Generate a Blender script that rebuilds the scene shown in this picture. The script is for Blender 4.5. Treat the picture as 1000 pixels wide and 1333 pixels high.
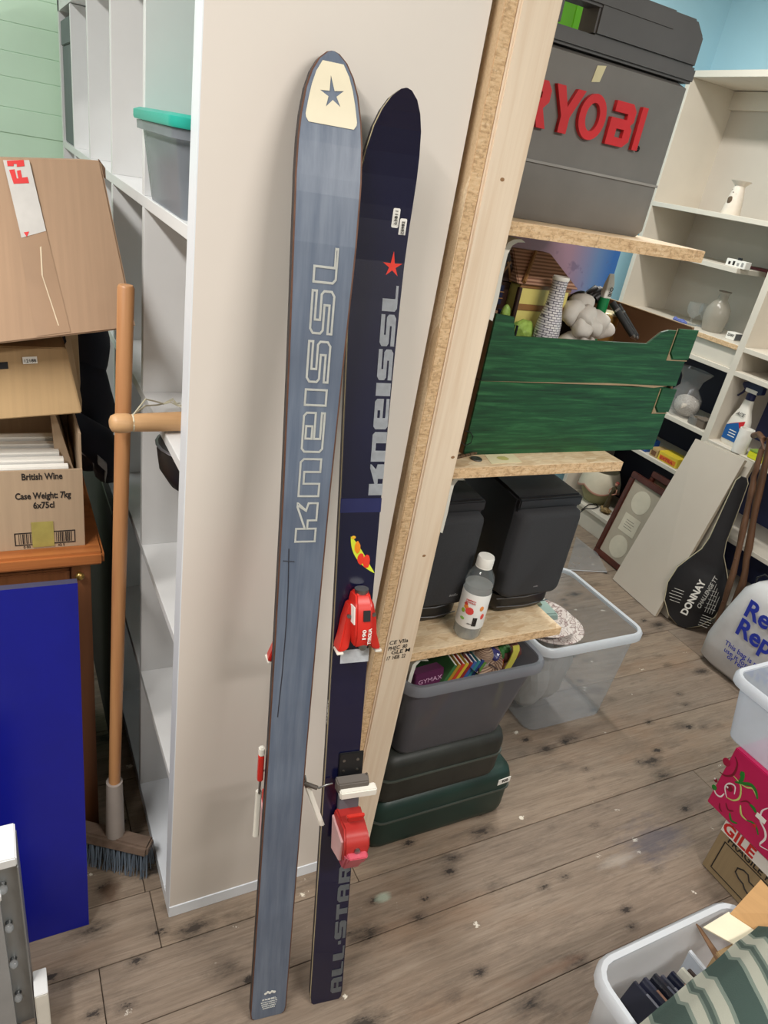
import bpy, bmesh, math, random
from mathutils import Vector, Matrix, noise
random.seed(7)
for o in list(bpy.data.objects): bpy.data.objects.remove(o)
SC = bpy.context.scene
COL = SC.collection
V = Vector

# ------------------------------------------------------------------ camera
YAW, PIT, ROL = [math.radians(a) for a in (58.75, 27.78, 10.72)]
FPX, CX, CY, EYE = 925.0, 500.0, 700.5, 1.6
cy_, sy_, cp_, sp_, cr_, sr_ = math.cos(YAW), math.sin(YAW), math.cos(PIT), math.sin(PIT), math.cos(ROL), math.sin(ROL)
_f = V((cy_*cp_, sy_*cp_, -sp_)); _r0 = V((sy_, -cy_, 0)); _u0 = _r0.cross(_f)
_r = cr_*_r0 + sr_*_u0; _u = -sr_*_r0 + cr_*_u0
CAMO = V((0, 0, EYE))
cam = bpy.data.objects.new('camera', bpy.data.cameras.new('camera')); COL.objects.link(cam)
cam.matrix_world = Matrix(((_r.x, _u.x, -_f.x, 0), (_r.y, _u.y, -_f.y, 0), (_r.z, _u.z, -_f.z, EYE), (0, 0, 0, 1)))
cam.data.sensor_fit = 'VERTICAL'; cam.data.sensor_height = 36.0
cam.data.lens = 36.0*FPX/1333.0
cam.data.shift_y = (CY-666.5)/1333.0
cam.data.clip_start = 0.02
SC.camera = cam
def ray(x, y): return _r*((x-CX)/FPX) - _u*((y-CY)/FPX) + _f
def onz(x, y, z=0.0): d = ray(x, y); return CAMO + d*((z-EYE)/d.z)
def ony(x, y, Y): d = ray(x, y); return CAMO + d*(Y/d.y)
def onx(x, y, X): d = ray(x, y); return CAMO + d*(X/d.x)

# ------------------------------------------------------------------ world, lights, exposure
w = bpy.data.worlds.new('world'); SC.world = w; w.use_nodes = True
w.node_tree.nodes['Background'].inputs[0].default_value = (0.75, 0.85, 1.0, 1)
w.node_tree.nodes['Background'].inputs[1].default_value = 0.1
SC.view_settings.view_transform = 'Standard'; SC.view_settings.look = 'None'
SC.view_settings.gamma = 1.0; SC.view_settings.use_curve_mapping = False
SC.view_settings.exposure = 0.08
LAMPS = [(-0.72, 0.40, 2.50, 0.16, 1.2, 44, (1, 0.975, 0.93)),
         (1.20, -0.80, 2.50, 1.2, 0.16, 50, (1, 0.965, 0.91)),
         (1.95, 1.85, 2.66, 0.16, 1.2, 33, (1, 0.97, 0.92)),
         (-0.75, 2.05, 2.60, 0.16, 1.2, 13, (0.96, 0.98, 1.0))]  # this last lamp is added to brighten the mint wall
for i, (x, y, z, sx, sy, p, c) in enumerate(LAMPS):
    L = bpy.data.lights.new('tube_light', 'AREA'); L.shape = 'RECTANGLE'; L.size = sx; L.size_y = sy; L.energy = p; L.color = c
    lo = bpy.data.objects.new('tube_light', L); COL.objects.link(lo); lo.location = (x, y, z)

# ------------------------------------------------------------------ materials
def lin(c):
    return tuple(((v/255.0)/12.92 if v/255.0 <= 0.04045 else ((v/255.0+0.055)/1.055)**2.4) for v in c)
MATS = {}
class NT:
    def __init__(s, name):
        s.m = bpy.data.materials.new(name); s.m.use_nodes = True; s.t = s.m.node_tree; s.b = s.t.nodes['Principled BSDF']; s.out = s.t.nodes['Material Output']
    def n(s, typ, **kw):
        nd = s.t.nodes.new(typ)
        for k, v in kw.items():
            if k in nd.inputs: nd.inputs[k].default_value = v
            else: setattr(nd, k, v)
        return nd
    def l(s, a, b): s.t.links.new(a, b)
    def coord(s, kind='Object', scale=(1, 1, 1), rot=(0, 0, 0)):
        mp = s.n('ShaderNodeMapping'); mp.inputs['Scale'].default_value = scale; mp.inputs['Rotation'].default_value = rot
        if kind == 'World': s.l(s.n('ShaderNodeNewGeometry').outputs['Position'], mp.inputs['Vector'])
        else: s.l(s.n('ShaderNodeTexCoord').outputs[kind], mp.inputs['Vector'])
        return mp.outputs['Vector']
    def noise(s, vec, scale, detail=4, rough=0.55, dist=0):
        nd = s.n('ShaderNodeTexNoise'); nd.inputs['Scale'].default_value = scale; nd.inputs['Detail'].default_value = detail
        nd.inputs['Roughness'].default_value = rough; nd.inputs['Distortion'].default_value = dist; s.l(vec, nd.inputs['Vector']); return nd.outputs['Fac']
    def ramp(s, fac, stops):
        nd = s.n('ShaderNodeValToRGB'); e = nd.color_ramp.elements
        while len(e) < len(stops): e.new(0.5)
        for k, (p, c) in enumerate(stops): e[k].position = p; e[k].color = (*c, 1) if len(c) == 3 else c
        s.l(fac, nd.inputs['Fac']); return nd.outputs['Color']
    def mix(s, fac, a, b, mode='MIX'):
        nd = s.n('ShaderNodeMix'); nd.data_type = 'RGBA'; nd.blend_type = mode
        for sock, v in ((nd.inputs[0], fac), (nd.inputs[6], a), (nd.inputs[7], b)):
            if hasattr(v, 'is_output'): s.l(v, sock)
            else: sock.default_value = v if not isinstance(v, tuple) else ((*v, 1) if len(v) == 3 else v)
        return nd.outputs[2]
    def bump(s, h, strength=0.2, dist=0.002):
        nd = s.n('ShaderNodeBump'); nd.inputs['Strength'].default_value = strength; nd.inputs['Distance'].default_value = dist
        s.l(h, nd.inputs['Height']); s.l(nd.outputs['Normal'], s.b.inputs['Normal'])
    def math(s, op, a, b=0.0):
        nd = s.n('ShaderNodeMath'); nd.operation = op
        for k, v in enumerate((a, b)):
            if hasattr(v, 'is_output'): s.l(v, nd.inputs[k])
            else: nd.inputs[k].default_value = v
        return nd.outputs[0]
    def col(s, c):
        if hasattr(c, 'is_output'): s.l(c, s.b.inputs['Base Color'])
        else: s.b.inputs['Base Color'].default_value = (*c, 1)
def mul(c, k): return tuple(min(1, v*k) for v in c)
def pm(name, rgb, rough=0.5, metal=0.0, var=0.08, scale=14, bump=0.0, stretch=(1, 1, 1), spec=0.5, coat=0.0):
    if name in MATS: return MATS[name]
    t = NT(name); c = lin(rgb); t.b.inputs['Roughness'].default_value = rough; t.b.inputs['Metallic'].default_value = metal
    t.b.inputs['Specular IOR Level'].default_value = spec; t.b.inputs['Coat Weight'].default_value = coat
    f = t.noise(t.coord('Object', stretch), scale)
    t.col(t.ramp(f, [(0.25, mul(c, 1-var)), (0.75, mul(c, 1+var))]))
    if bump: t.bump(f, bump)
    MATS[name] = t.m; return t.m
def plastic(name, rgb, alpha, rough=0.25, var=0.15):
    """translucent polypropylene: part see-through, part milky scatter, glossy skin"""
    if name in MATS: return MATS[name]
    t = NT(name); c = lin(rgb); t.t.nodes.remove(t.b)
    tr = t.n('ShaderNodeBsdfTransparent'); tr.inputs[0].default_value = (0.93, 0.95, 0.97, 1)
    df = t.n('ShaderNodeBsdfDiffuse'); tl = t.n('ShaderNodeBsdfTranslucent'); gl = t.n('ShaderNodeBsdfGlossy'); gl.inputs['Roughness'].default_value = rough
    for d in (df, tl): d.inputs[0].default_value = (*c, 1)
    m0 = t.n('ShaderNodeMixShader'); m0.inputs[0].default_value = 0.4; t.l(df.outputs[0], m0.inputs[1]); t.l(tl.outputs[0], m0.inputs[2])
    f = t.math('ADD', t.math('MULTIPLY', t.noise(t.coord('Object'), 9, 3), var), alpha-var/2)
    m1 = t.n('ShaderNodeMixShader'); t.l(f, m1.inputs[0]); t.l(tr.outputs[0], m1.inputs[1]); t.l(m0.outputs[0], m1.inputs[2])
    lw = t.n('ShaderNodeLayerWeight'); lw.inputs[0].default_value = 0.5
    fr = t.math('ADD', t.math('MULTIPLY', t.math('POWER', lw.outputs['Facing'], 4.0), 0.45), 0.03)
    m2 = t.n('ShaderNodeMixShader'); t.l(fr, m2.inputs[0]); t.l(m1.outputs[0], m2.inputs[1]); t.l(gl.outputs[0], m2.inputs[2])
    t.l(m2.outputs[0], t.out.inputs[0]); MATS[name] = t.m; return t.m
def wood(name, rgb, dark, axis=2, scale=1.0, rough=0.6, knots=False):
    if name in MATS: return MATS[name]
    t = NT(name); s = [22*scale]*3; s[axis] = 0.9*scale
    vec = t.coord('Object', tuple(s)); f = t.noise(vec, 2.2, 5, 0.6, 0.6)
    c = t.ramp(f, [(0.3, lin(dark)), (0.55, lin(rgb)), (0.8, mul(lin(rgb), 1.08))])
    if knots:
        k = [9]*3; k[axis] = 4.5
        vn = t.n('ShaderNodeTexVoronoi'); vn.inputs['Scale'].default_value = 1.0; t.l(t.coord('Object', tuple(k)), vn.inputs['Vector'])
        c = t.mix(t.ramp(vn.outputs['Distance'], [(0.03, (1, 1, 1)), (0.09, (0, 0, 0))]), c, lin((150, 118, 84)))
    t.col(c); t.b.inputs['Roughness'].default_value = rough; t.bump(f, 0.12); MATS[name] = t.m; return t.m
def osb(name, sc=(32, 75, 60)):
    t = NT(name); v = t.n('ShaderNodeTexVoronoi'); v.inputs['Scale'].default_value = 1; v.inputs['Randomness'].default_value = 1
    nz = t.n('ShaderNodeTexNoise'); nz.inputs['Scale'].default_value = 14; t.l(t.coord('Object'), nz.inputs['Vector'])
    vec = t.mix(0.05, t.coord('Object', sc, (0.1, 0.1, 0.2)), nz.outputs['Color'], 'ADD'); t.l(vec, v.inputs['Vector'])
    c = t.ramp(v.outputs['Color'], [(0.0, lin((206, 176, 138))), (0.45, lin((228, 202, 166))), (1.0, lin((240, 220, 188)))])
    g = t.noise(t.coord('Object', (30, 140, 140)), 2.0, 4)
    c = t.mix(t.ramp(g, [(0.35, (0.4, 0.4, 0.4)), (0.6, (0, 0, 0))]), c, lin((188, 152, 112)))
    t.col(c); t.b.inputs['Roughness'].default_value = 0.65; t.bump(v.outputs['Distance'], 0.35); return t.m
def osb_edge(name):
    t = NT(name); f = t.noise(t.coord('Object', (30, 30, 130)), 2.0, 6, 0.7); g = t.noise(t.coord('Object'), 160, 3)
    c = t.ramp(f, [(0.3, lin((176, 140, 102))), (0.5, lin((218, 184, 142))), (0.75, lin((234, 208, 172)))])
    c = t.mix(t.ramp(g, [(0.36, (0.4, 0.4, 0.4)), (0.46, (0, 0, 0))]), c, lin((140, 104, 70)))
    t.col(c); t.b.inputs['Roughness'].default_value = 0.8; t.bump(g, 0.5); return t.m
def floormat():
    t = NT('floor_boards'); W = t.coord('World')
    oi = t.n('ShaderNodeObjectInfo'); t.b.inputs['Roughness'].default_value = 0.72
    ad = t.n('ShaderNodeVectorMath'); ad.operation = 'MULTIPLY_ADD'; cb = t.n('ShaderNodeCombineXYZ')
    t.l(oi.outputs['Random'], cb.inputs[0]); t.l(oi.outputs['Random'], cb.inputs[1])
    t.l(cb.outputs[0], ad.inputs[0]); ad.inputs[1].default_value = (9, 5, 3); t.l(t.coord('World', (1, 1, 1)), ad.inputs[2])
    mp = t.n('ShaderNodeMapping'); mp.inputs['Scale'].default_value = (1.3, 26, 26); t.l(ad.outputs[0], mp.inputs['Vector'])
    g = t.noise(mp.outputs[0], 2.0, 9, 0.72, 1.2)
    mp2 = t.n('ShaderNodeMapping'); mp2.inputs['Scale'].default_value = (5, 120, 120); t.l(ad.outputs[0], mp2.inputs['Vector'])
    g2 = t.noise(mp2.outputs[0], 2.0, 5, 0.65)
    c = t.ramp(g, [(0.25, lin((116, 100, 86))), (0.5, lin((142, 125, 109))), (0.75, lin((160, 144, 128)))])
    c = t.mix(t.ramp(g2, [(0.32, (0.4, 0.4, 0.4)), (0.48, (0, 0, 0))]), c, lin((92, 78, 66)))
    # worn grime, dark knots, warm scuffs, pale paint specks
    d = t.noise(t.coord('World', (2.2, 7, 1)), 1.6, 9, 0.74)
    c = t.mix(t.ramp(d, [(0.50, (0, 0, 0)), (0.72, (0.6, 0.6, 0.6))]), c, lin((84, 73, 65)))
    wv = t.noise(t.coord('World', (1.6, 3.5, 1)), 1.1, 6, 0.6)
    c = t.mix(t.ramp(wv, [(0.52, (0, 0, 0)), (0.75, (0.4, 0.4, 0.4))]), c, lin((146, 108, 76)))
    vk = t.n('ShaderNodeTexVoronoi'); vk.inputs['Scale'].default_value = 1; t.l(t.coord('World', (4.6, 9.5, 1)), vk.inputs['Vector'])
    kn = t.noise(t.coord('World', (14, 44, 1)), 2, 8, 0.75); kk = t.math('ADD', vk.outputs['Distance'], t.math('MULTIPLY', kn, 0.55))
    c = t.mix(t.ramp(kk, [(0.345, (0.92, 0.92, 0.92)), (0.40, (0.5, 0.5, 0.5)), (0.56, (0, 0, 0))]), c, lin((44, 36, 31)))
    vk2 = t.n('ShaderNodeTexVoronoi'); vk2.inputs['Scale'].default_value = 1; t.l(t.coord('World', (7.3, 13, 1), (0, 0, .15)), vk2.inputs['Vector'])
    k2 = t.math('ADD', vk2.outputs['Distance'], t.math('MULTIPLY', t.noise(t.coord('World', (40, 80, 1)), 2, 6, 0.75), 0.4))
    c = t.mix(t.ramp(k2, [(0.27, (0.95, 0.95, 0.95)), (0.315, (0.35, 0.35, 0.35)), (0.45, (0, 0, 0))]), c, lin((38, 30, 26)))
    sm = t.noise(t.coord('World', (2.6, 16, 1)), 2.2, 7, 0.7)
    c = t.mix(t.ramp(sm, [(0.55, (0, 0, 0)), (0.74, (0.55, 0.55, 0.55))]), c, lin((70, 60, 54)))
    vs = t.n('ShaderNodeTexVoronoi'); vs.inputs['Scale'].default_value = 1; t.l(t.coord('World', (9, 13, 1)), vs.inputs['Vector'])
    ss = t.math('ADD', vs.outputs['Distance'], t.math('MULTIPLY', t.noise(W, 46, 6, 0.75), 0.62))
    c = t.mix(t.ramp(ss, [(0.345, (0.95, 0.95, 0.95)), (0.37, (0, 0, 0))]), c, lin((228, 220, 206)))
    wh = t.noise(t.coord('World', (18, 40, 1)), 2.0, 8, 0.8)
    c = t.mix(t.ramp(wh, [(0.63, (0, 0, 0)), (0.70, (0.55, 0.55, 0.55))]), c, lin((186, 176, 162)))
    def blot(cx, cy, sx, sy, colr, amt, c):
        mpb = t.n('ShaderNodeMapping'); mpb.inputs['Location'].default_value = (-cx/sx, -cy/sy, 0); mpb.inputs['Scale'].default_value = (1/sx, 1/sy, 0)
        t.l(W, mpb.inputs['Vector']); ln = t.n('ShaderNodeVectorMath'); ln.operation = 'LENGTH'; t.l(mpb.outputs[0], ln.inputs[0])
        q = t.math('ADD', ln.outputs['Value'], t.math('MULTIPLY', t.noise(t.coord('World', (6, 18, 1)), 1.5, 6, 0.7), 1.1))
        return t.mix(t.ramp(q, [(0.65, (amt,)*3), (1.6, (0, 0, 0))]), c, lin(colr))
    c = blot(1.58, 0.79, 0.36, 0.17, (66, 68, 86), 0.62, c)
    c = blot(1.42, 0.78, 0.20, 0.05, (190, 182, 172), 0.38, c)
    c = blot(1.05, 0.60, 0.30, 0.04, (120, 80, 56), 0.4, c)
    c = blot(0.13, 1.13, 0.06, 0.10, (84, 62, 46), 0.8, c)
    c = blot(0.74, 0.90, 0.05, 0.03, (176, 190, 172), 0.7, c)
    hv = t.mix(1.0, c, t.ramp(oi.outputs['Random'], [(0, (0.86, 0.86, 0.87)), (1, (1.04, 1.02, 0.98))]), 'MULTIPLY')
    t.col(hv); t.bump(g, 0.35, 0.003); return t.m
def cardboard(name, rgb, axis=0):
    t = NT(name); s = [3, 3, 3]; s[axis] = 90
    f = t.noise(t.coord('Object', tuple(s)), 1.5, 3); g = t.noise(t.coord('Object'), 5, 4); c = lin(rgb)
    a = t.ramp(f, [(0.3, mul(c, 0.93)), (0.7, mul(c, 1.05))]); b = t.mix(t.ramp(g, [(0.4, (0, 0, 0)), (0.75, (0.35,)*3)]), a, mul(c, 0.8))
    t.col(b); t.b.inputs['Roughness'].default_value = 0.85; t.bump(f, 0.08); return t.m
def banded(name, a, b, axis=2, scale=60, thr=0.5, rough=0.5, soft=0.04, dist=0.0):
    t = NT(name); wv = t.n('ShaderNodeTexWave'); wv.bands_direction = 'XYZ'[axis]; wv.inputs['Scale'].default_value = scale; wv.inputs['Distortion'].default_value = dist
    t.l(t.coord('Object'), wv.inputs['Vector'])
    t.col(t.ramp(wv.outputs['Fac'], [(thr-soft, lin(a)), (thr+soft, lin(b))])); t.b.inputs['Roughness'].default_value = rough; return t.m

# ------------------------------------------------------------------ mesh tools
WM = {}
def link(name, me, mat, parent=None):
    o = bpy.data.objects.new(name, me); COL.objects.link(o)
    if parent is not None:
        me.transform(WM[parent.name].inverted()); o.parent = parent; WM[o.name] = WM[parent.name]
    else: WM[o.name] = Matrix.Identity(4)
    if mat is not None and not me.materials: me.materials.append(mat)
    return o
class B:
    def __init__(s, M=None): s.bm = bmesh.new(); s.M = M
    def v(s, p):
        p = V(p); return s.bm.verts.new(s.M @ p if s.M is not None else p)
    def face(s, vs):
        try: return s.bm.faces.new(vs)
        except ValueError: return None
    def hexa(s, p):   # p: 4 bottom + 4 top, same winding
        v = [s.v(q) for q in p]
        for f in ((3, 2, 1, 0), (4, 5, 6, 7), (0, 1, 5, 4), (1, 2, 6, 5), (2, 3, 7, 6), (3, 0, 4, 7)): s.face([v[i] for i in f])
        return s
    def box(s, x0, y0, z0, x1, y1, z1):
        return s.hexa([(x0, y0, z0), (x1, y0, z0), (x1, y1, z0), (x0, y1, z0), (x0, y0, z1), (x1, y0, z1), (x1, y1, z1), (x0, y1, z1)])
    def prism(s, pts, vec):
        a = [s.v(p) for p in pts]; b = [s.v(V(p)+V(vec)) for p in pts]; n = len(a)
        s.face(a[::-1]); s.face(b)
        for i in range(n): s.face([a[i], a[(i+1) % n], b[(i+1) % n], b[i]])
        return s
    def loft(s, loops, cap0=True, cap1=True):
        L = [[s.v(p) for p in lp] for lp in loops]; n = len(L[0])
        for a, b in zip(L, L[1:]):
            for i in range(n): s.face([a[i], a[(i+1) % n], b[(i+1) % n], b[i]])
        if cap0: s.face(L[0][::-1])
        if cap1: s.face(L[-1])
        return s
    def lathe(s, prof, c=(0, 0, 0), n=20, cap=True, sx=1, sy=1):
        c = V(c); return s.loft([[c+V((max(r, 1e-4)*math.cos(2*math.pi*k/n)*sx, max(r, 1e-4)*math.sin(2*math.pi*k/n)*sy, z)) for k in range(n)] for r, z in prof], cap, cap)
    def tube(s, path, r, n=8, cap=True):
        path = [V(p) for p in path]; loops = []
        rr = r if isinstance(r, (list, tuple)) else [r]*len(path); up = V((0.13, 0.31, 0.94))
        for i, p in enumerate(path):
            t = (path[min(i+1, len(path)-1)]-path[max(i-1, 0)]).normalized(); a = t.cross(up)
            if a.length < 0.1: a = t.cross(V((1, 0.2, 0)))
            a.normalize(); b = t.cross(a)
            loops.append([p+(a*math.cos(2*math.pi*k/n)+b*math.sin(2*math.pi*k/n))*rr[i] for k in range(n)])
        return s.loft(loops, cap, cap)
    def blob(s, c, r, amp=0.15, freq=9, sub=3, seed=0):
        c = V(c); r = V(r) if hasattr(r, '__len__') else V((r, r, r)); t = bmesh.new(); bmesh.ops.create_icosphere(t, subdivisions=sub, radius=1)
        mp = {}
        for q in t.verts:
            d = V((q.co.x*r.x, q.co.y*r.y, q.co.z*r.z)); k = 1+amp*noise.noise(d*freq+V((seed, seed*2, 0))); mp[q.index] = s.v(c+d*k)
        for f in t.faces: s.face([mp[q.index] for q in f.verts])
        t.free(); return s
    def obj(s, name, mat, parent=None, bevel=0, seg=2, smooth=None):
        bmesh.ops.remove_doubles(s.bm, verts=s.bm.verts, dist=1e-6); bmesh.ops.recalc_face_normals(s.bm, faces=s.bm.faces)
        if bevel: bmesh.ops.bevel(s.bm, geom=list(s.bm.edges), offset=bevel, segments=seg, affect='EDGES', clamp_overlap=True)
        me = bpy.data.meshes.new(name); s.bm.to_mesh(me); s.bm.free()
        if smooth is not None:
            me.polygons.foreach_set('use_smooth', [True]*len(me.polygons)); me.set_sharp_from_angle(angle=math.radians(smooth))
        return link(name, me, mat, parent)
def thing(name, label, cat, loc=(0, 0, 0), group=None, M=None):
    o = bpy.data.objects.new(name, None); COL.objects.link(o); o.empty_display_size = 0.05
    o.matrix_world = M if M is not None else Matrix.Translation(V(loc))
    WM[o.name] = (M.copy() if M is not None else Matrix.Translation(V(loc)))
    return tag(o, label, cat, group)
def tag(o, label, cat, group=None):
    o['label'] = label; o['category'] = cat
    if group: o['group'] = group
    return o
def struct(o): o['kind'] = 'structure'; return o
def copy_tree(o, off, label=None):
    c = o.copy(); COL.objects.link(c)
    c.matrix_world = Matrix.Translation(V(off)) @ o.matrix_world
    if label: c['label'] = label
    for ch in o.children:
        d = ch.copy(); COL.objects.link(d); d.parent = c
        for g in ch.children:
            e = g.copy(); COL.objects.link(e); e.parent = d
    return c
def FR(o, x, y):
    x = V(x).normalized(); y = V(y); y = (y-x*y.dot(x)).normalized(); z = x.cross(y); o = V(o)
    return Matrix(((x.x, y.x, z.x, o.x), (x.y, y.y, z.y, o.y), (x.z, y.z, z.z, o.z), (0, 0, 0, 1)))
def curve_mesh(cu):
    o = bpy.data.objects.new('tmp', cu); COL.objects.link(o)
    dg = bpy.context.evaluated_depsgraph_get(); dg.update()
    me = bpy.data.meshes.new_from_object(o.evaluated_get(dg)); bpy.data.objects.remove(o); bpy.data.curves.remove(cu); me.materials.clear(); return me
def text(body, M, size, mat, parent, name='lettering', bold=0.0, ext=0.0004, align='LEFT', width=None, sx=1.0, shear=0.0, spacing=1.0, wrap=None):
    cu = bpy.data.curves.new('t', 'FONT'); cu.body = body; cu.size = size; cu.offset = bold*size; cu.extrude = ext; cu.align_x = align; cu.shear = shear; cu.space_character = spacing; cu.space_line = 0.95; cu.resolution_u = 3
    me = curve_mesh(cu)
    k = sx
    if width:
        xs = [v.co.x for v in me.vertices]; k = width/(max(xs)-min(xs))
    for v in me.vertices: v.co.x *= k
    if wrap:
        for v in me.vertices: v.co = wrap(v.co)
    me.transform(M); return link(name, me, mat, parent)
def shape(loops, M, mat, parent, name, ext=0.0004, wrap=None):
    cu = bpy.data.curves.new('s', 'CURVE'); cu.dimensions = '2D'; cu.fill_mode = 'BOTH'; cu.extrude = ext
    for lp in loops:
        sp = cu.splines.new('POLY'); sp.points.add(len(lp)-1); sp.use_cyclic_u = True
        for q, p in zip(sp.points, lp): q.co = (p[0], p[1], 0, 1)
    me = curve_mesh(cu)
    if wrap:
        for v in me.vertices: v.co = wrap(v.co)
    me.transform(M); return link(name, me, mat, parent)
def rrect(x0, y0, x1, y1, r, z=0, n=4):
    p = []
    for cx, cy, a in ((x1-r, y0+r, -90), (x1-r, y1-r, 0), (x0+r, y1-r, 90), (x0+r, y0+r, 180)):
        for k in range(n+1):
            t = math.radians(a+90*k/n); p.append(V((cx+r*math.cos(t), cy+r*math.sin(t), z)))
    return p
def quad_sheet(name, pts, mat, parent, th=0.0005):
    a, b, c = V(pts[0]), V(pts[1]), V(pts[2]); n = (b-a).cross(c-a).normalized()
    return B().prism(pts, n*th).obj(name, mat, parent)

# ------------------------------------------------------------------ palette
white = pm('white_foil', (226, 226, 226), 0.42, var=0.02)
white_edge = pm('white_edge_band', (232, 236, 242), 0.35, var=0.02)
cream_panel = pm('cream_melamine', (226, 217, 208), 0.4, var=0.025, scale=3)
offwhite = pm('offwhite_laminate', (216, 208, 194), 0.5, var=0.04, scale=6)
offwhite_back = pm('offwhite_hardboard', (200, 193, 182), 0.6, var=0.04, scale=5)
navy_back = pm('navy_backing', (24, 24, 44), 0.7)
OSB = osb('osb_face'); OSBV = osb('osb_face_large_flakes', (30, 26, 7)); OSBE = osb_edge('osb_cut_edge')
pine = wood('pale_pine', (234, 214, 190), (222, 196, 168), 2, 1.0, 0.6, True)
card = cardboard('brown_card', (166, 136, 110)); card2 = cardboard('tan_card', (178, 148, 108)); card3 = cardboard('pale_card', (178, 154, 128))
card_dark = cardboard('card_inside', (132, 100, 74))
black = pm('black_plastic', (22, 22, 24), 0.45); blackm = pm('black_matt', (30, 30, 33), 0.8); ink = pm('black_print', (34, 28, 26), 0.7)
red = pm('red_plastic', (206, 44, 34), 0.35); redpink = pm('faded_pink_plastic', (200, 88, 104), 0.35); darkred = pm('dull_red_plastic', (172, 44, 40), 0.45)
whitep = pm('white_plastic', (232, 228, 218), 0.4); paper = pm('white_paper', (236, 233, 226), 0.8, var=0.03)
steel = pm('steel', (150, 150, 150), 0.3, 1.0); greyp = pm('grey_plastic', (96, 100, 106), 0.4)
clear = plastic('clear_tub_plastic', (222, 228, 236), 0.24, 0.2); milky = plastic('milky_tub_plastic', (226, 236, 248), 0.5, 0.25); smoke = plastic('smoky_tub_plastic', (108, 108, 116), 0.82, 0.3); bagp = plastic('cling_plastic', (220, 224, 230), 0.25, 0.3)
rimp = plastic('tub_rim_plastic', (240, 244, 250), 0.86, 0.2)

# ------------------------------------------------------------------ the room
FM = floormat()
fl = struct(B().box(-1.6, -1.6, -0.08, 3.2, 3.05, -0.022).obj('floor', pm('dark_subfloor', (58, 48, 42), 0.9)))
rows = [-1.6, -1.36, -1.12, -0.88, -0.64, -0.40, -0.16, 0.08, 0.33, 0.58, 0.82, 0.962]
def plank(x0, x1, y0, y1):
    if x1-x0 < 0.03: return
    g = 0.0009; dz = random.uniform(-0.0012, 0.0)
    B().box(x0+0.0008, y0+g, -0.022, x1-0.0008, y1-g, dz).obj('plank', FM, fl, bevel=0.0012, seg=1)
def row(x0, x1, y0, y1, joints):
    xs = [x0]+[j for j in joints if x0 < j < x1]+[x1]
    for a, b in zip(xs, xs[1:]): plank(a, b, y0, y1)
for a, b in zip(rows, rows[1:]):
    row(-1.6, 3.2, a, b, {0.58: [2.3], 0.82: [0.085, 1.93], 0.33: [-.4], 0.08: [2.0]}.get(a, []))
ra = [0.962, 1.107, 1.28, 1.46, 1.66, 1.9, 2.14, 2.38, 2.62, 2.86, 3.05]; rb = [0.962, 1.19, 1.42, 1.62, 1.86, 2.1, 2.34, 2.58, 2.82, 3.05]
for a, b in zip(ra, ra[1:]): row(-1.6, 0.7, a, b, [0.21+random.uniform(-.02, .02)] if a < 1.2 else [random.uniform(-1, 0.4)])
for a, b in zip(rb, rb[1:]): row(0.7, 3.2, a, b, [1.9+random.uniform(-.2, .9)] if a > 1.3 else [])
mint = pm('mint_wall_paint', (212, 242, 216), 0.6, var=0.05, scale=4, bump=0.15); mintd = pm('mint_joint', (140, 186, 150), 0.7)
sky = pm('pale_blue_wall_paint', (186, 226, 240), 0.6, var=0.04, scale=3)
wl = struct(B().box(-1.6, 2.975, 0, 0.70, 3.05, 2.75).obj('wall_back', mint))
z = 0.0; k = 0
while z < 2.75:                                                  # painted boarding, one board per course
    h = (0.086, 0.070, 0.078, 0.074)[k % 4]; k += 1
    B().box(-1.6, 2.962+0.003*random.random(), z+0.0002, 0.70, 2.976, min(z+h, 2.75)-0.0002).obj('board', mint, wl, bevel=0.0014, seg=1); z += h
struct(B().box(0.70, 2.97, 0, 3.2, 3.05, 2.75).obj('wall_back_right', sky))
struct(B().box(3.10, -1.6, 0, 3.2, 2.97, 2.75).obj('wall_right', sky))
struct(B().box(-1.7, -1.6, 0, -1.6, 3.05, 2.75).obj('wall_left', pm('dull_wall_paint', (150, 146, 138), 0.8)))
struct(B().box(-1.6, -1.7, 0, 3.2, -1.6, 2.75).obj('wall_front', pm('dull_wall_paint', (150, 146, 138), 0.8)))
struct(B().box(-1.7, -1.7, 2.75, 3.2, 3.05, 2.85).obj('ceiling', pm('ceiling_paint', (190, 188, 182), 0.8)))
for i, (x, y, z, sx, sy, p, c) in enumerate(LAMPS):
    t = thing('ceiling_light', ('white batten light above the bookcase front', 'white batten light above the open floor', 'white batten light above the wall shelving', 'added white batten light that brightens the mint wall')[i], 'light', (x, y, 2.75))
    B().box(x-sx/2-.01, y-sy/2-.01, z+0.045, x+sx/2+.01, y+sy/2+.01, 2.752).obj('housing', whitep, t, bevel=0.004)
    B().box(x-sx/2, y-sy/2, z+0.02, x+sx/2, y+sy/2, z+0.046).obj('diffuser', plastic('lamp_diffuser', (240, 240, 236), 0.6), t, bevel=0.004)

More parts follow.
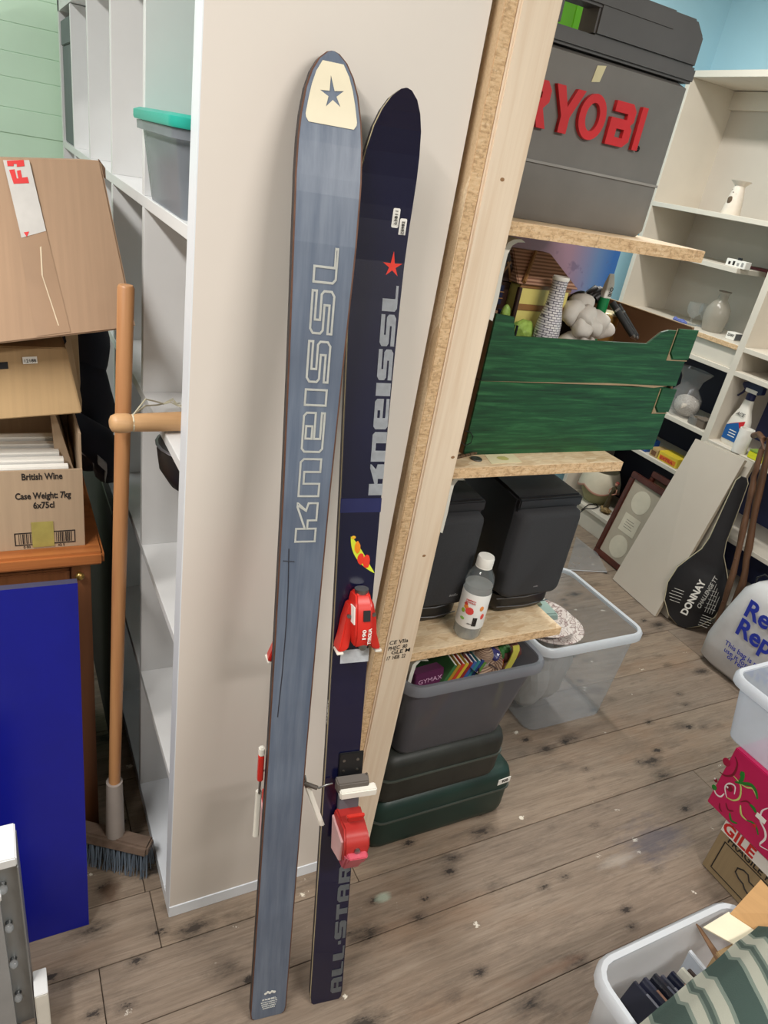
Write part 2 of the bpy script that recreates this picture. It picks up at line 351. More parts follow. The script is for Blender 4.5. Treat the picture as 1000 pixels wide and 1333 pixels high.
# ------------------------------------------------------------------ white cube bookcase
BX0, BX1, BY0, BY1 = 0.243, 0.633, 1.026, 2.90
bc = thing('bookcase', 'tall white cube bookcase with cream end panel behind the skis', 'bookcase', (BX0, BY0, 0))
B().box(BX0+.0015, BY0, 0.036, BX1, BY0+.04, 1.86).obj('end_panel', cream_panel, bc)
B().box(BX0, BY0, 0.036, BX0+.0015, BY0+.04, 1.86).obj('edge_band', white_edge, bc)
B().box(BX0, BY1-.04, 0.036, BX1, BY1, 1.86).obj('end_panel', white, bc)
B().box(BX0, BY0-.002, 0.0, BX1, BY1, 0.036).obj('bottom_board', white_edge, bc, bevel=0.001)
B().box(BX0, BY0-.001, 1.825, BX1, BY1+.001, 1.866).obj('top_board', white, bc)
SZ = [0.036, 0.42, 0.775, 1.122, 1.474, 1.842]
for z in SZ[1:5]: B().box(BX0, BY0+.04, z-.019, BX1, BY1-.04, z).obj('shelf', white, bc, bevel=0.0008, seg=1)
for z0, z1 in zip(SZ, SZ[1:]):
    for y in (1.40, 1.775, 2.155, 2.535): B().box(BX0+.0005, y, z0, BX1, y+.019, z1-.019).obj('divider', white, bc, bevel=0.0008, seg=1)

# ------------------------------------------------------------------ homemade rack
PY = 1.008
rk = thing('shelving_rack', 'homemade pine and chipboard rack of three open shelves', 'shelf', (0.7, PY, 0))
B().box(0.645, PY+.006, 0, 0.667, 1.50, 2.3).obj('side_panel', OSBV, rk)
B().box(0.6465, PY+.0045, 0, 0.6655, PY+.0062, 2.3).obj('panel_edge', OSBE, rk)
B().box(0.667, PY, 0, 0.738, PY+.04, 2.3).obj('post', pine, rk, bevel=0.004)
B().box(0.667, 1.46, 0, 0.742, 1.50, 2.3).obj('post', pine, rk, bevel=0.004)
SH = [(1.545, 1.20), (1.112, 1.178), (0.672, 1.165)]
for z, xr in SH:
    B().box(0.742, PY+.0115, z-.0215, xr, 1.49, z).obj('shelf', OSB, rk, bevel=0.001, seg=1)
    B().box(0.742, PY+.010, z-.0212, xr, PY+.0117, z-.0004).obj('shelf_edge', OSBE, rk)
for pth in (((678, 312), (668, 312), (661, 316), (655, 327), (649, 352), (643, 384), (635, 415)), ((600, 623), (590, 623), (585, 630), (581, 645), (577, 665), (570, 692)), ((552, 859), (542, 859), (536, 865), (532, 877), (526, 900), (516, 940))):
    pp = [ony(x+4, y, PY+.06) for x, y in pth]
    B().loft([[p+V((-.005, 0, 0)), p+V((-.005, 0.36, 0)), p+V((0.005, 0.36, -.004)), p+V((0.005, 0, -.004))] for p in pp]).obj('liner', whitep, rk, smooth=60)
for i, (s, zz) in enumerate((('CE VIIa', 0.717), ('PHEC  80', 0.702), ('  GLE M', 0.69), ('17  HEB  22', 0.676))):
    text(s, FR((0.672, PY-.0004, zz), (1, 0, 0), (0, 0, 1)), 0.014, ink, rk, 'stamp', 0.01, 0.0002, width=0.045)
for x, z in ((0.70, 1.60), (0.725, 1.14), (0.71, 0.93)):
    B(FR((x, PY+.0006, z), (1, 0, 0), (0, 0, 1))).lathe([(0.0, 0.0), (0.004, 0.0), (0.004, 0.0009), (0, 0.0009)], n=10, sy=0.7).obj('knot', pm('knot_brown', (150, 112, 76), 0.7), rk)

# ------------------------------------------------------------------ right hand wall unit
UX0, UX1 = 2.77, 3.08
ru = thing('wall_shelving', 'off-white open wall shelving with dark backing in the low bays', 'shelf', (UX0, 2.0, 0))
def ubox(n, y0, z0, y1, z1, m=offwhite, x0=UX0, x1=UX1): return B().box(x0, y0, z0, x1, y1, z1).obj(n, m, ru, bevel=0.0012, seg=1)
ubox('side', 2.74, 0, 2.765, 2.125); ubox('side', 1.985, 0.0, 2.018, 2.125); ubox('side', 1.0, 0, 1.025, 2.125)
ubox('top_board', 0.99, 2.125, 2.775, 2.15)
ubox('back_panel', 1.02, 1.03, 2.745, 2.125, offwhite_back, UX1-.006, UX1); ubox('back_panel', 2.018, 0, 2.745, 1.03, navy_back, UX1-.006, UX1)
ubox('back_panel', 1.02, 0, 1.985, 1.03, pm('slate_blue_backing', (62, 68, 110), 0.7), UX1-.006, UX1)
ubox('hanging_rail', 2.018, 2.05, 2.74, 2.122, offwhite, UX1-.03, UX1-.008)
B(FR((UX1-.031, 2.50, 2.085), (0, -1, 0), (0, 0, 1))).lathe([(0.0, 0), (0.012, 0), (0.01, 0.006), (0, 0.008)], n=12).obj('screw_cap', pm('pale_cap', (216, 236, 226), 0.4), ru)
for z in (1.63, 1.155, 1.055, 0.765, 0.545, 0.125):
    m = offwhite
    ubox('shelf', 2.018, z-.02, 2.74, z, m)
    if z > 1.1 and z < 1.2: ubox('chipboard_edge', 2.018, z-.021, 2.74, z-.001, OSBE, UX0-.0015, UX0)
ubox('shelf', 2.16, 1.418, 2.74, 1.438)
ubox('drawer_rail', 2.018, 1.055, 2.74, 1.134, offwhite, UX0+.012, UX0+.03)
for z in (1.155, 1.055, 0.745, 0.40, 0.125): ubox('shelf', 1.025, z-.02, 1.985, z)
ubox('plinth', 1.025, 0, 2.74, 0.105, offwhite, UX0+.01, UX0+.03)
rs = onx(971, 349, 2.98); ubox('red_strip', 2.019, rs.z-.016, rs.y, rs.z+.012, pm('dark_red', (112, 28, 34), 0.5), 2.96, UX1-.007)

# ------------------------------------------------------------------ skis
def frame_ski(Bp, T, wv):
    Bp, T, wv = V(Bp), V(T), V(wv); l = (T-Bp).normalized(); return FR(Bp, (wv-l*wv.dot(l)), l)
HW = [(0, .030), (.006, .0355), (.02, .0375), (.3, .0362), (.65, .0347), (.9, .0352), (1.15, .0370), (1.35, .0405), (1.5, .0440), (1.58, .0448), (1.62, .0435), (1.65, .0405), (1.68, .035), (1.70, .028), (1.715, .019), (1.724, .0085), (1.726, .002)]
def hw(s):
    for (a, x), (b, y) in zip(HW, HW[1:]):
        if s <= b: return x+(y-x)*(max(s, a)-a)/(b-a)
    return 0.002
ST = sorted(set([h[0] for h in HW]+[k*0.06 for k in range(28)]))
def curl(s, k): return k*max(0, s-1.46)**2
def slab(M, k, h0, h1, inset=0.0, ks=1.0, tip=1.0):
    b = B(M); loops = []
    for s in ST:
        x = max(0.0008, hw(s)*ks-inset); s = s if s < 1.4 else 1.4+(s-1.4)*tip; c = curl(s, k); loops.append([(-x, s, c+h0), (x, s, c+h0), (x, s, c+h1), (-x, s, c+h1)])
    return b.loft(loops)
def band(lp, wd):
    n = len(lp); ar = sum(lp[i][0]*lp[(i+1) % n][1]-lp[(i+1) % n][0]*lp[i][1] for i in range(n)); sg = 1 if ar > 0 else -1
    out = []
    for i in range(n):
        p0, p1, p2 = V(lp[i-1]), V(lp[i]), V(lp[(i+1) % n]); d1 = (p1-p0).normalized(); d2 = (p2-p1).normalized()
        n1 = V((-d1.y, d1.x))*sg; n2 = V((-d2.y, d2.x))*sg; m = (n1+n2)
        m = m.normalized()*(wd/max(0.35, m.normalized().dot(n1))) if m.length > 1e-6 else n1*wd
        out.append(p1+m)
    return [tuple(q) for q in out]
LET = {
 'K': (1.62, [[(0, 0), (.6, 0), (.6, .40), (.86, .40), (.86, 0), (1.62, 0), (1.62, .5), (1.36, .58), (1.62, .93), (1.62, 1), (1.42, 1), (.6, .62), (.6, 1), (0, 1)]]),
 'n': (1.5, [[(0, 0), (.56, 0), (.56, .72), (.94, .72), (.94, 0), (1.5, 0), (1.5, .84), (1.36, 1), (0, 1)]]),
 'e': (1.5, [[(.14, 0), (1.5, 0), (1.5, .22), (.56, .22), (.56, .40), (1.5, .40), (1.5, .86), (1.36, 1), (.14, 1), (0, .86), (0, .14)], [(.56, .60), (.94, .60), (.94, .78), (.56, .78)]]),
 'I': (.62, [[(0, 0), (.62, 0), (.62, 1), (0, 1)]]),
 'S': (1.45, [[(0, 0), (1.28, 0), (1.45, .14), (1.45, .5), (1.32, .62), (.52, .62), (.52, .74), (1.45, .74), (1.45, 1), (.17, 1), (0, .86), (0, .5), (.13, .38), (.93, .38), (.93, .26), (0, .26)]]),
 'L': (1.15, [[(.14, 0), (1.15, 0), (1.15, .16), (.56, .16), (.56, 1), (0, 1), (0, .14)]]),
 'A': (1.3, [[(0, 0), (.42, 0), (.42, .3), (.88, .3), (.88, 0), (1.3, 0), (1.3, .82), (1.1, 1), (.2, 1), (0, .82)], [(.42, .5), (.88, .5), (.88, .72), (.42, .72)]]),
 'T': (1.2, [[(.38, 0), (.82, 0), (.82, .72), (1.2, .72), (1.2, 1), (0, 1), (0, .72), (.38, .72)]]),
 'R': (1.3, [[(0, 0), (.42, 0), (.42, .32), (.7, .32), (.86, 0), (1.3, 0), (1.12, .36), (1.3, .5), (1.3, .86), (1.15, 1), (0, 1)], [(.42, .52), (.88, .52), (.88, .74), (.42, .74)]]),
 '.': (.3, [[(0, .36), (.3, .36), (.3, .64), (0, .64)]]),
 'M': (1.2, [[(0, 0), (1.2, 0), (1.2, 1), (0, 1)]]),
}
def word(wd, M, k, s0, s1, u_base, height, mat, parent, outline=0.0, gap=0.22, off=0.0007, name='lettering'):
    tot = sum(LET[c][0] for c in wd)+gap*(len(wd)-1); sc = (s1-s0)/tot; x = s0; objs = []
    for c in wd:
        wdt, lps = LET[c]; P = []
        for lp in lps:
            q = [(x+p[0]*sc, p[1]*height) for p in lp]
            if outline: P += [q, band(q, outline if lp is lps[0] else -outline)]
            else: P.append(q)
        shape(P, M, mat, parent, 'letter', 0.0003, wrap=lambda v: V((u_base-v.y, v.x, curl(v.x, k)+off)))
        x += (wdt+gap)*sc
def star(cx, cy, r, rot=0.0, inner=0.36, lens=(1.35, 1.0, 1.0, 1.0, 1.0)):
    p = []
    for i in range(10):
        a = math.radians(90+36*i)+rot; rr = r*lens[i//2] if i % 2 == 0 else r*inner; p.append((cx+rr*math.cos(a), cy+rr*math.sin(a)))
    return p
base_blue = NT('ski_base_grey_blue'); f = base_blue.noise(base_blue.coord('Object', (40, 2.2, 40)), 2, 5, 0.6)
g_ = base_blue.noise(base_blue.coord('Object', (1, 1, 1)), 3.5, 4); cc = base_blue.ramp(f, [(0.3, lin((84, 96, 116))), (0.7, lin((112, 122, 138)))])
base_blue.col(base_blue.mix(base_blue.ramp(g_, [(0.42, (0, 0, 0)), (0.7, (0.6,)*3)]), cc, lin((72, 80, 96)))); base_blue.b.inputs['Roughness'].default_value = 0.36; base_blue = base_blue.m
rust = pm('rusty_ski_edge', (98, 66, 50), 0.55, 0.3, 0.3, 40); creaml = pm('cream_laminate', (222, 206, 164), 0.5); navy = pm('navy_topsheet', (15, 17, 48), 0.24, var=0.2, scale=5, coat=0.25)
silver = pm('silver_print', (196, 200, 206), 0.4, 0.0, 0.12, 90); paleoutl = pm('pale_outline_print', (228, 228, 222), 0.5); starred = pm('star_red', (224, 52, 36), 0.4)
M1 = frame_ski((0.388, 0.740, 0), ony(425, 300, 0.945), (0.077, -0.011, 0)); K1 = -0.45
s1 = thing('ski', 'ski showing its worn grey-blue base with outlined lettering and cream tip', 'ski', M=M1, group='pair of skis')
slab(M1, K1, -0.016, -0.0016).obj('core', pm('ski_sidewall_dark', (40, 36, 40), 0.5), s1)
slab(M1, K1, -0.0018, -0.0002).obj('metal_edge', rust, s1)
slab(M1, K1, -0.0016, 0.0, 0.0022).obj('base', base_blue, s1)
word('KneISSL', M1, K1, 1.070, 1.497, 0.0195, 0.034, paleoutl, s1, outline=0.0031, gap=0.2)
cp = []
ss = [1.646, 1.650, 1.656, 1.662, 1.670, 1.685, 1.700, 1.709, 1.713]
lf = [(-max(.001, hw(s)-.0065), s) for s in ss]; rt = [(max(.001, hw(s)-.0065), s) for s in ss]
cp = [(-.030, 1.641)]+[(p[0] if i else -.0335, p[1]) for i, p in enumerate(lf)]+[(p[0] if i else .0335, p[1]) for i, p in list(enumerate(rt))[::-1]]+[(.030, 1.641)]
wrap1 = lambda v: V((v.x, v.y, curl(v.y, K1)+0.0006+v.z))
shape([cp, star(0.0, 1.676, 0.0165, 0.12, 0.34)], M1, pm('cream_tip_patch', (226, 216, 190), 0.4, var=0.06), s1, 'tip_patch', 0.0002, wrap1)
text('KNEISSL', M1 @ FR((0, .052, .0005), (1, 0, 0), (0, 1, 0)), .006, paleoutl, s1, align='CENTER', width=.03)
for i in range(4): text('SKIFABRIK KUFSTEIN TIROL'[:22-i*2], M1 @ FR((0, .045-i*.006, .0005), (1, 0, 0), (0, 1, 0)), .0035, paleoutl, s1, align='CENTER', width=.034-.003*i)
for a in range(5):
    B(M1).blob(((a-2)*.0045, .072+.003*(a % 2), .0005), (.0036, .004, .0003), 0.3, 200, 1, a).obj('emblem', paleoutl, s1)
for (u0, sa, u1, sb) in ((-.022, 1.06, -.018, .93), (-.018, .93, -.022, .75), (-.03, 1.04, -.012, 1.038)):
    B(M1).tube([(u0, sa, .0002), ((u0+u1)/2+.001, (sa+sb)/2, .0003), (u1, sb, .0002)], 0.0008, 5).obj('scratch', pm('scratch_dark', (44, 44, 54), 0.7), s1)
# its binding, on the hidden face: pieces stick out past the edges
def toe(M, h0, sgn, parent, S0, uc):
    def q(u, s, h): return (uc+u, S0+s, h0+sgn*h)
    def hx(name, mat, sec, bev=0.003):
        b = B(M); b.loft([[q(-x0, s, a), q(x1, s, a), q(x1*tp, s, c), q(-x0*tp, s, c)] for s, x0, x1, a, c, tp in sec]); return b.obj(name, mat, parent, bevel=bev, smooth=40)
    body = hx('toe_piece', red, [(-.045, .016, .016, 0.004, .040, .8), (-.02, .0185, .0185, 0, .048, .75), (.03, .0185, .0185, 0, .040, .75), (.047, .015, .015, 0, .026, .8)])
    for k in (-1, 1):
        b = B(M); b.loft([[q(k*x, s, a), q(k*(x+wd), s, a), q(k*(x+wd*.8), s, c), q(k*x, s, c)] for s, x, wd, a, c in ((.028, .013, .010, .002, .022), (0, .014, .016, .0, .026), (-.03, .014, .020, 0, .024), (-.052, .020, .020, .002, .030), (-.058, .028, .012, .004, .028))])
        b.obj('wing', red, parent, bevel=.002, smooth=40)
        B(M).loft([[q(k*(.024+dx), s, .004), q(k*(.036+dx), s, .004), q(k*(.036+dx), s, .0305), q(k*(.024+dx), s, .0305)] for s, dx in ((-.058, .004), (-.0625, .004))]).obj('wing_pad', whitep, parent, bevel=.001)
        B(M @ FR(q(k*.022, .008, .026), (1, 0, 0), (0, 1, 0))).lathe([(0.0, -.002), (.0035, -.002), (.0035, .0015), (.0, .0015)], n=10).obj('screw', steel, parent)
    if sgn > 0:
        B(M @ FR(q(0, .047, .015), (1, 0, 0), (0, 0, 1))).lathe([(0, -.006), (.012, -.006), (.011, .003), (0, .004)], n=16).obj('adjuster_cap', steel, parent, smooth=40)
        B(M).hexa([q(u, s, h) for u, s, h in ((-.002, .006, .0385), (.010, .006, .0385), (.010, .024, .0375), (-.002, .024, .0375), (-.002, .006, .0462), (.010, .006, .0462), (.010, .024, .0425), (-.002, .024, .0425))]).obj('scale_window', blackm, parent)
        text('TYROLIA', M @ FR(q(.0125, -.036, .0476), (0, 1, .04), (-1, 0, 0)), .008, paper, body, bold=.02, width=.030)
        text('190', M @ FR(q(.003, -.028, .0485), (0, 1, .04), (-1, 0, 0)), .009, paper, body, bold=.02, width=.018)
        B(M).hexa([q(u, s, h) for u, s, h in ((-.019, .028, .018), (-.017, .028, .018), (-.017, -.002, .018), (-.019, -.002, .018), (-.0165, .028, .036), (-.0145, .028, .036), (-.0145, -.002, .040), (-.0165, -.002, .040))]).obj('side_label', paper, parent)
        B(M @ FR(q(.002, -.044, .036), (1, 0, 0), (0, 1, 0))).lathe([(0, 0), (.007, 0), (.007, .005), (0, .006)], n=14).obj('screw', steel, parent)
def brake(M, h0, sgn, parent, arms):
    for pts, foot in arms:
        pts = [(u, s_, h0+sgn*h) for u, s_, h in pts]
        B(M).tube(pts, .0022, 8).obj('brake_arm', steel, parent, smooth=60)
        if foot:
            (ua, sa, ha), (ub, sb, hb) = foot
            B(M).loft([[(u-.0055, s_, h0+sgn*h), (u+.0055, s_, h0+sgn*h), (u+.0055, s_, h0+sgn*h-.008), (u-.0055, s_, h0+sgn*h-.008)] for u, s_, h in ((ua, sa, ha), ((ua+ub)/2, (sa+sb)/2, (ha+hb)/2), (ub, sb, hb))]).obj('brake_foot', whitep, parent, bevel=.002)
def heel(M, h0, sgn, parent, S0, uc, detail=True):
    def q(u, s, h): return (uc+u*1.1, S0+s*1.05, h0+sgn*h*1.2)
    def bx(name, mat, u0, u1, sa, sb, ha, hb, bev=.0015): return B(M).hexa([q(u0, sa, ha), q(u1, sa, ha), q(u1, sb, ha), q(u0, sb, ha), q(u0, sa, hb), q(u1, sa, hb), q(u1, sb, hb), q(u0, sb, hb)]).obj(name, mat, parent, bevel=bev)
    bx('base_plate', black, -.02, .022, .06, .115, 0, .004); bx('track', greyp, -.018, .018, -.10, .06, 0, .009)
    for u, s in ((-.012, .10), (.012, .10), (-.012, .078), (.012, .078)): B(M @ FR(q(u, s, .004), (1, 0, 0), (0, sgn, 0))).lathe([(0, 0), (.003, 0), (.003, .001), (0, .001)], n=8).obj('screw', steel, parent)
    B(M).hexa([q(-.028, .05, .010), q(.030, .05, .010), q(.030, .075, .010), q(-.028, .075, .010), q(-.024, .046, .022), q(.030, .046, .022), q(.030, .064, .020), q(-.024, .064, .020)]).obj('brake_pedal', pm('brown_grey_plastic', (86, 78, 72), .6), parent, bevel=.002)
    B(M).loft([[q(u, .040, .012), q(u, .056, .014), q(u, .054, .030), q(u, .038, .028)] for u in (-.022, -.018, .036, .042)]).obj('heel_pad', whitep, parent, bevel=.003)
    b = B(M); b.loft([[q(-x, s, a), q(x, s, a), q(x*.86, s, c), q(-x*.86, s, c)] for s, x, a, c in ((.0, .022, .004, .052), (-.012, .025, .004, .066), (-.03, .025, .004, .070), (-.062, .023, .004, .062), (-.084, .017, .006, .044))])
    hb = b.obj('heel_housing', red if not detail else darkred, parent, bevel=.003, smooth=40)
    B(M).loft([[q(-x, s, a), q(x, s, a), q(x*.9, s, c), q(-x*.9, s, c)] for s, x, a, c in ((.006, .012, .04, .046), (.016, .016, .042, .050), (.024, .016, .046, .054))]).obj('boot_catch', red, parent, bevel=.0015)
    B(M).hexa([q(-.017, -.098, .026), q(.017, -.098, .026), q(.021, -.046, .056), q(-.021, -.046, .056), q(-.015, -.100, .044), q(.015, -.100, .044), q(.019, -.040, .0775), q(-.019, -.040, .0775)]).obj('release_lever', redpink, parent, bevel=.003)
    B(M).hexa([q(-.0175, -.0375, .05), q(.0175, -.0375, .05), q(.0175, -.066, .04), q(-.0175, -.066, .04), q(-.0165, -.040, .0805), q(.0165, -.040, .0805), q(.0155, -.064, .0675), q(-.0155, -.064, .0675)]).obj('lever_cap', redpink, parent, bevel=.002)
    B(M @ FR(q(0, -.034, .068), (1, 0, 0), (0, sgn, 0))).lathe([(0, 0), (.006, 0), (.0055, .004), (0, .005)], n=12).obj('screw', steel, parent)
    for k in (-1,):
        B(M).hexa([q(-.0275, -.082, .012), q(-.0225, -.082, .012), q(-.0225, -.012, .006), q(-.0275, -.012, .006), q(-.0245, -.072, .050), q(-.02, -.072, .050), q(-.021, -.02, .060), q(-.0255, -.02, .060)]).obj('side_plate', pm('pale_pink_label', (222, 178, 178), .4), parent, bevel=.001)
toe(M1, -.016, -1, s1, .905, 0.0); heel(M1, -.016, -1, s1, .53, 0.0, False); brake(M1, -.016, -1, s1, [([(-.03, .62, .008), (-.040, .62, .008), (-.041, .57, .008)], ((-.041, .575, .008), (-.043, .47, .004))), ([(.03, .60, .008), (.042, .595, .008), (.047, .57, .006)], ((.048, .572, .006), (.083, .475, .0)))])
B(M1).box(-.046, .60, -.03, -.036, .655, -.018).obj('pedal_end', red, s1, bevel=.002)
B(M1).box(-.046, .655, -.03, -.036, .672, -.018).obj('pedal_cap', whitep, s1, bevel=.002)

M2 = frame_ski((0.513, 0.724, 0), ony(495, 300, 0.985), (0.067, -0.012, 0)); K2 = 1.35
s2 = thing('ski', 'ski showing its glossy navy top with silver lettering and red bindings', 'ski', M=M2, group='pair of skis')
KS = 0.93
slab(M2, K2, -0.018, -0.0075, 0, KS, .90).obj('core', pm('ski_sidewall_dark', (40, 36, 40), 0.5), s2)
slab(M2, K2, -0.0076, -0.0035, 0.0003, KS, .90).obj('laminate', creaml, s2)
slab(M2, K2, -0.0037, 0.0, 0.0006, KS, .90).obj('topsheet', navy, s2)
slab(M2, K2, -0.0036, -0.0012, -0.0005, KS).obj('metal_edge', pm('ski_black_edge', (24, 24, 30), .4), s2) if False else None
word('KneISSL', M2, K2, 1.136, 1.458, 0.0345, 0.0235, silver, s2, gap=0.14)
word('ALL.STAR', M2, K2, 0.022, 0.370, 0.0315, 0.0235, pm('grey_print', (128, 132, 136), .4), s2, gap=0.16)
wrap2 = lambda v: V((v.x, v.y, curl(v.y, K2)+0.0006+v.z))
shape([star(0.022, 1.484, 0.0155, 0.0, 0.34)], M2, starred, s2, 'star', .0002, wrap2)
for i, (u, s, tx) in enumerate(((.0185, 1.548, '63811'), (.0305, 1.536, 'Z8982'))):
    shape([[(p.x, p.y) for p in rrect(u-.0052, s-.0125, u+.0052, s+.0125, .002)]], M2, paper, s2, 'price_sticker', .0002, wrap2)
    text(tx, M2 @ FR((u+.002, s-.009, curl(s, K2)+.0011), (0, 1, .12), (-1, 0, 0)), .006, ink, s2, width=.018)
shape([[(-.0345, 1.107), (.0345, 1.107), (.0345, 1.131), (-.0345, 1.131)]], M2, pm('clear_tape', (36, 40, 84), .25), s2, 'tape', .0002, wrap2)
yg = pm('sticker_lime', (214, 226, 60), .4)
cres = [(-.011+.012*math.sin(t*.5)+.0*t, 0) for t in range(1)]
tt = [i/14 for i in range(15)]; outer = [(-.0135+.046*t**2.2, 1.066-.074*t+.006*t**4) for t in tt]; inner = [(p[0]+.0135*math.sin(math.pi*t)**.8, p[1]+.006*math.sin(math.pi*t)) for p, t in zip(outer, tt)]
shape([outer+inner[::-1][1:-1]], M2, yg, s2, 'sticker', .0002, wrap2)
for u, s, r, c in ((-.001, 1.046, (.005, .012, .0004), (238, 140, 30)), (.006, 1.026, (.006, .010, .0005), (228, 60, 40)), (.016, 1.020, (.0065, .012, .0006), (238, 60, 160)), (-.009, 1.064, (.004, .003, .0004), (240, 180, 40))):
    B(M2).blob((u, s, .0011), r, .25, 160, 2, u*900).obj('sticker', pm('sticker_%d' % c[1], c, .4), s2)
shape([[(-.018, .829), (.0335, .829), (.0335, .855), (-.018, .855)]], M2, silver, s2, 'friction_plate', .0006, wrap2)
text('TYROLIA', M2 @ FR((-.0345*KS-.0006, .70, -.012), (0, 1, 0), (0, 0, -1)) @ Matrix.Scale(-1, 4, (0, 1, 0)), .006, paper, s2, width=.05)
toe(M2, 0.0, 1, s2, .925, .007); heel(M2, 0.0, 1, s2, .520, .014); brake(M2, 0.0, 1, s2, [([(-.02, .582, .010), (-.032, .580, .010), (-.045, .574, .008), (-.062, .582, .002)], None), ([(.036, .588, .012), (.042, .590, .014), (.044, .598, .014)], None)])
B(M2).tube([(-.048, .5745, .008), (-.072, .583, .0)], .0042, 8).obj('brake_sleeve', pm('brown_grey_plastic', (86, 78, 72), .6), s2, smooth=60)

# ================================================================== things on the rack
def tub(name, label, b, t, z0, z1, mat, r=0.035, rim=0.016, group=None, rm=None, cat='storage box'):
    tb = thing(name, label, cat, ((b[0]+b[2])/2, (b[1]+b[3])/2, z0), group)
    lp = [rrect(*b, r*.8, z0+.004), rrect(*[b[i]+(t[i]-b[i])*.03+(-.004, -.004, .004, .004)[i] for i in range(4)], r, z0+.012), rrect(*[b[i]+(t[i]-b[i])*.9 for i in range(4)], r, z0+(z1-z0)*.9), rrect(*t, r, z1-.006)]
    B().loft([rrect(b[0]+.01, b[1]+.01, b[2]-.01, b[3]-.01, r*.7, z0)]+lp, True, False).obj('tub_body', mat, tb, smooth=50)
    o = [t[0]-rim, t[1]-rim, t[2]+rim, t[3]+rim]
    B().loft([rrect(*t, r, z1-.006), rrect(*t, r, z1), rrect(*[t[i]+(o[i]-t[i])*.6 for i in range(4)], r+rim*.6, z1+.002), rrect(*o, r+rim, z1-.006), rrect(*o, r+rim, z1-.024)], False, False).obj('tub_rim', rm or rimp, tb, smooth=50)
    return tb
def rbox(M, x0, y0, z0, x1, y1, z1, bev=.002): return B(M).box(x0, y0, z0, x1, y1, z1)
def cased(c, size, rz=0, rx=0, ry=0): return Matrix.Translation(V(c)) @ Matrix.Rotation(rz, 4, 'Z') @ Matrix.Rotation(ry, 4, 'Y') @ Matrix.Rotation(rx, 4, 'X')

# grey moulded tool case
grey = pm('grey_moulded_plastic', (118, 114, 110), .55, var=.12, scale=9, bump=.1); grey2 = pm('dark_grey_moulded_plastic', (92, 90, 90), .55, var=.12, scale=8, bump=.1)
tc = thing('tool_case', 'scuffed grey plastic tool case with raised red lettering', 'tool case', (.94, 1.2, 1.545))
X0, X1, Y0, Y1, Z0 = .752, 1.132, 1.112, 1.36, 1.5455
B().loft([rrect(X0+.006, Y0+.008, X1-.006, Y1-.008, .02, Z0+.0), rrect(X0, Y0, X1, Y1, .022, Z0+.012), rrect(X0, Y0, X1, Y1, .022, 1.634)]).obj('lower_shell', grey, tc, smooth=40)
B().loft([rrect(X0-.002, Y0-.003, X1+.002, Y1+.003, .022, 1.634), rrect(X0-.002, Y0-.003, X1+.002, Y1+.003, .022, 1.638)]).obj('seam', pm('pale_seam', (150, 146, 142), .5), tc)
B().loft([rrect(X0, Y0, X1, Y1, .022, 1.638), rrect(X0, Y0, X1, Y1, .022, 1.795), rrect(X0+.004, Y0+.02, X1-.004, Y1-.02, .022, 1.803)]).obj('upper_shell', grey, tc, smooth=40)
for n, a in (('top_strip', (X0-.002, X1+.004, 1.8035, 1.828)), ('top_shoulder', (X0-.002, .826, 1.828, 1.895)), ('top_shoulder', (.896, X1+.004, 1.828, 1.895)), ('handle', (X0+.06, 1.06, 1.866, 1.896))):
    yy = (Y0+.004, Y1-.01) if n == 'top_strip' else ((Y0+.010, Y1-.03) if n == 'top_shoulder' else (Y0+.008, Y0+.05))
    if n == 'top_shoulder' and a[0] > .85:
        B().prism([(a[0], yy[0], a[2]), (a[1], yy[0], a[2]), (a[1], yy[0], a[2]+.045), (a[1]-.025, yy[0], a[3]), (a[0], yy[0], a[3])], (0, .05, 0)).obj(n, grey2, tc, bevel=.004)
    elif n == 'top_shoulder': B().box(a[0], yy[0], a[2], a[1], yy[0]+.05, a[3]).obj(n, grey2, tc, bevel=.004)
    else: B().box(a[0], yy[0], a[2], a[1], yy[1], a[3]).obj(n, grey2, tc, bevel=.004)
RY = {'R': (.062, [[(0, 0), (.016, 0), (.026, .024), (.030, .024), (.040, 0), (.058, 0), (.045, .028), (.055, .038), (.055, .054), (.045, .066), (.004, .066), (.004, .050), (.038, .050), (.038, .041), (.010, .041)]]),
      'Y': (.058, [[(.020, 0), (.038, 0), (.038, .024), (.060, .066), (.043, .066), (.029, .038), (.016, .066), (-.002, .066), (.020, .024)]]),
      'O': (.056, [[(.028+.029*math.cos(2*math.pi*k/24), .033+.034*math.sin(2*math.pi*k/24)) for k in range(24)], [(.028+.015*math.cos(2*math.pi*k/24), .033+.021*math.sin(2*math.pi*k/24)) for k in range(24)]]),
      'B': (.054, [[(0, 0), (.04, 0), (.052, .010), (.052, .028), (.046, .034), (.052, .040), (.052, .056), (.042, .066), (.004, .066), (.004, .050), (.035, .050), (.035, .041), (.0, .041)], [(.017, .013), (.035, .013), (.035, .026), (.017, .026)]]),
      'I': (.014, [[(0, 0), (.013, 0), (.013, .066), (0, .066)]])}
redl = pm('raised_red_letters', (206, 38, 44), .4)
for c, x in (('R', .770), ('Y', .835), ('O', .893), ('B', .962), ('I', 1.026)):
    shape(RY[c][1], FR((x, Y0-.004, 1.684), (1, 0, 0), (0, 0, 1)), redl, tc, 'letter', .004)
ring = [(.005*math.cos(2*math.pi*k/14), .005*math.sin(2*math.pi*k/14)) for k in range(14)]
shape([ring, [(p[0]*.7, p[1]*.7) for p in ring]], FR((1.046, Y0-.001, 1.688), (1, 0, 0), (0, 0, 1)), blackm, tc, 'registered_mark', .001)
text('R', FR((1.0438, Y0-.001, 1.6852), (1, 0, 0), (0, 0, 1)), .007, blackm, tc, ext=.001)
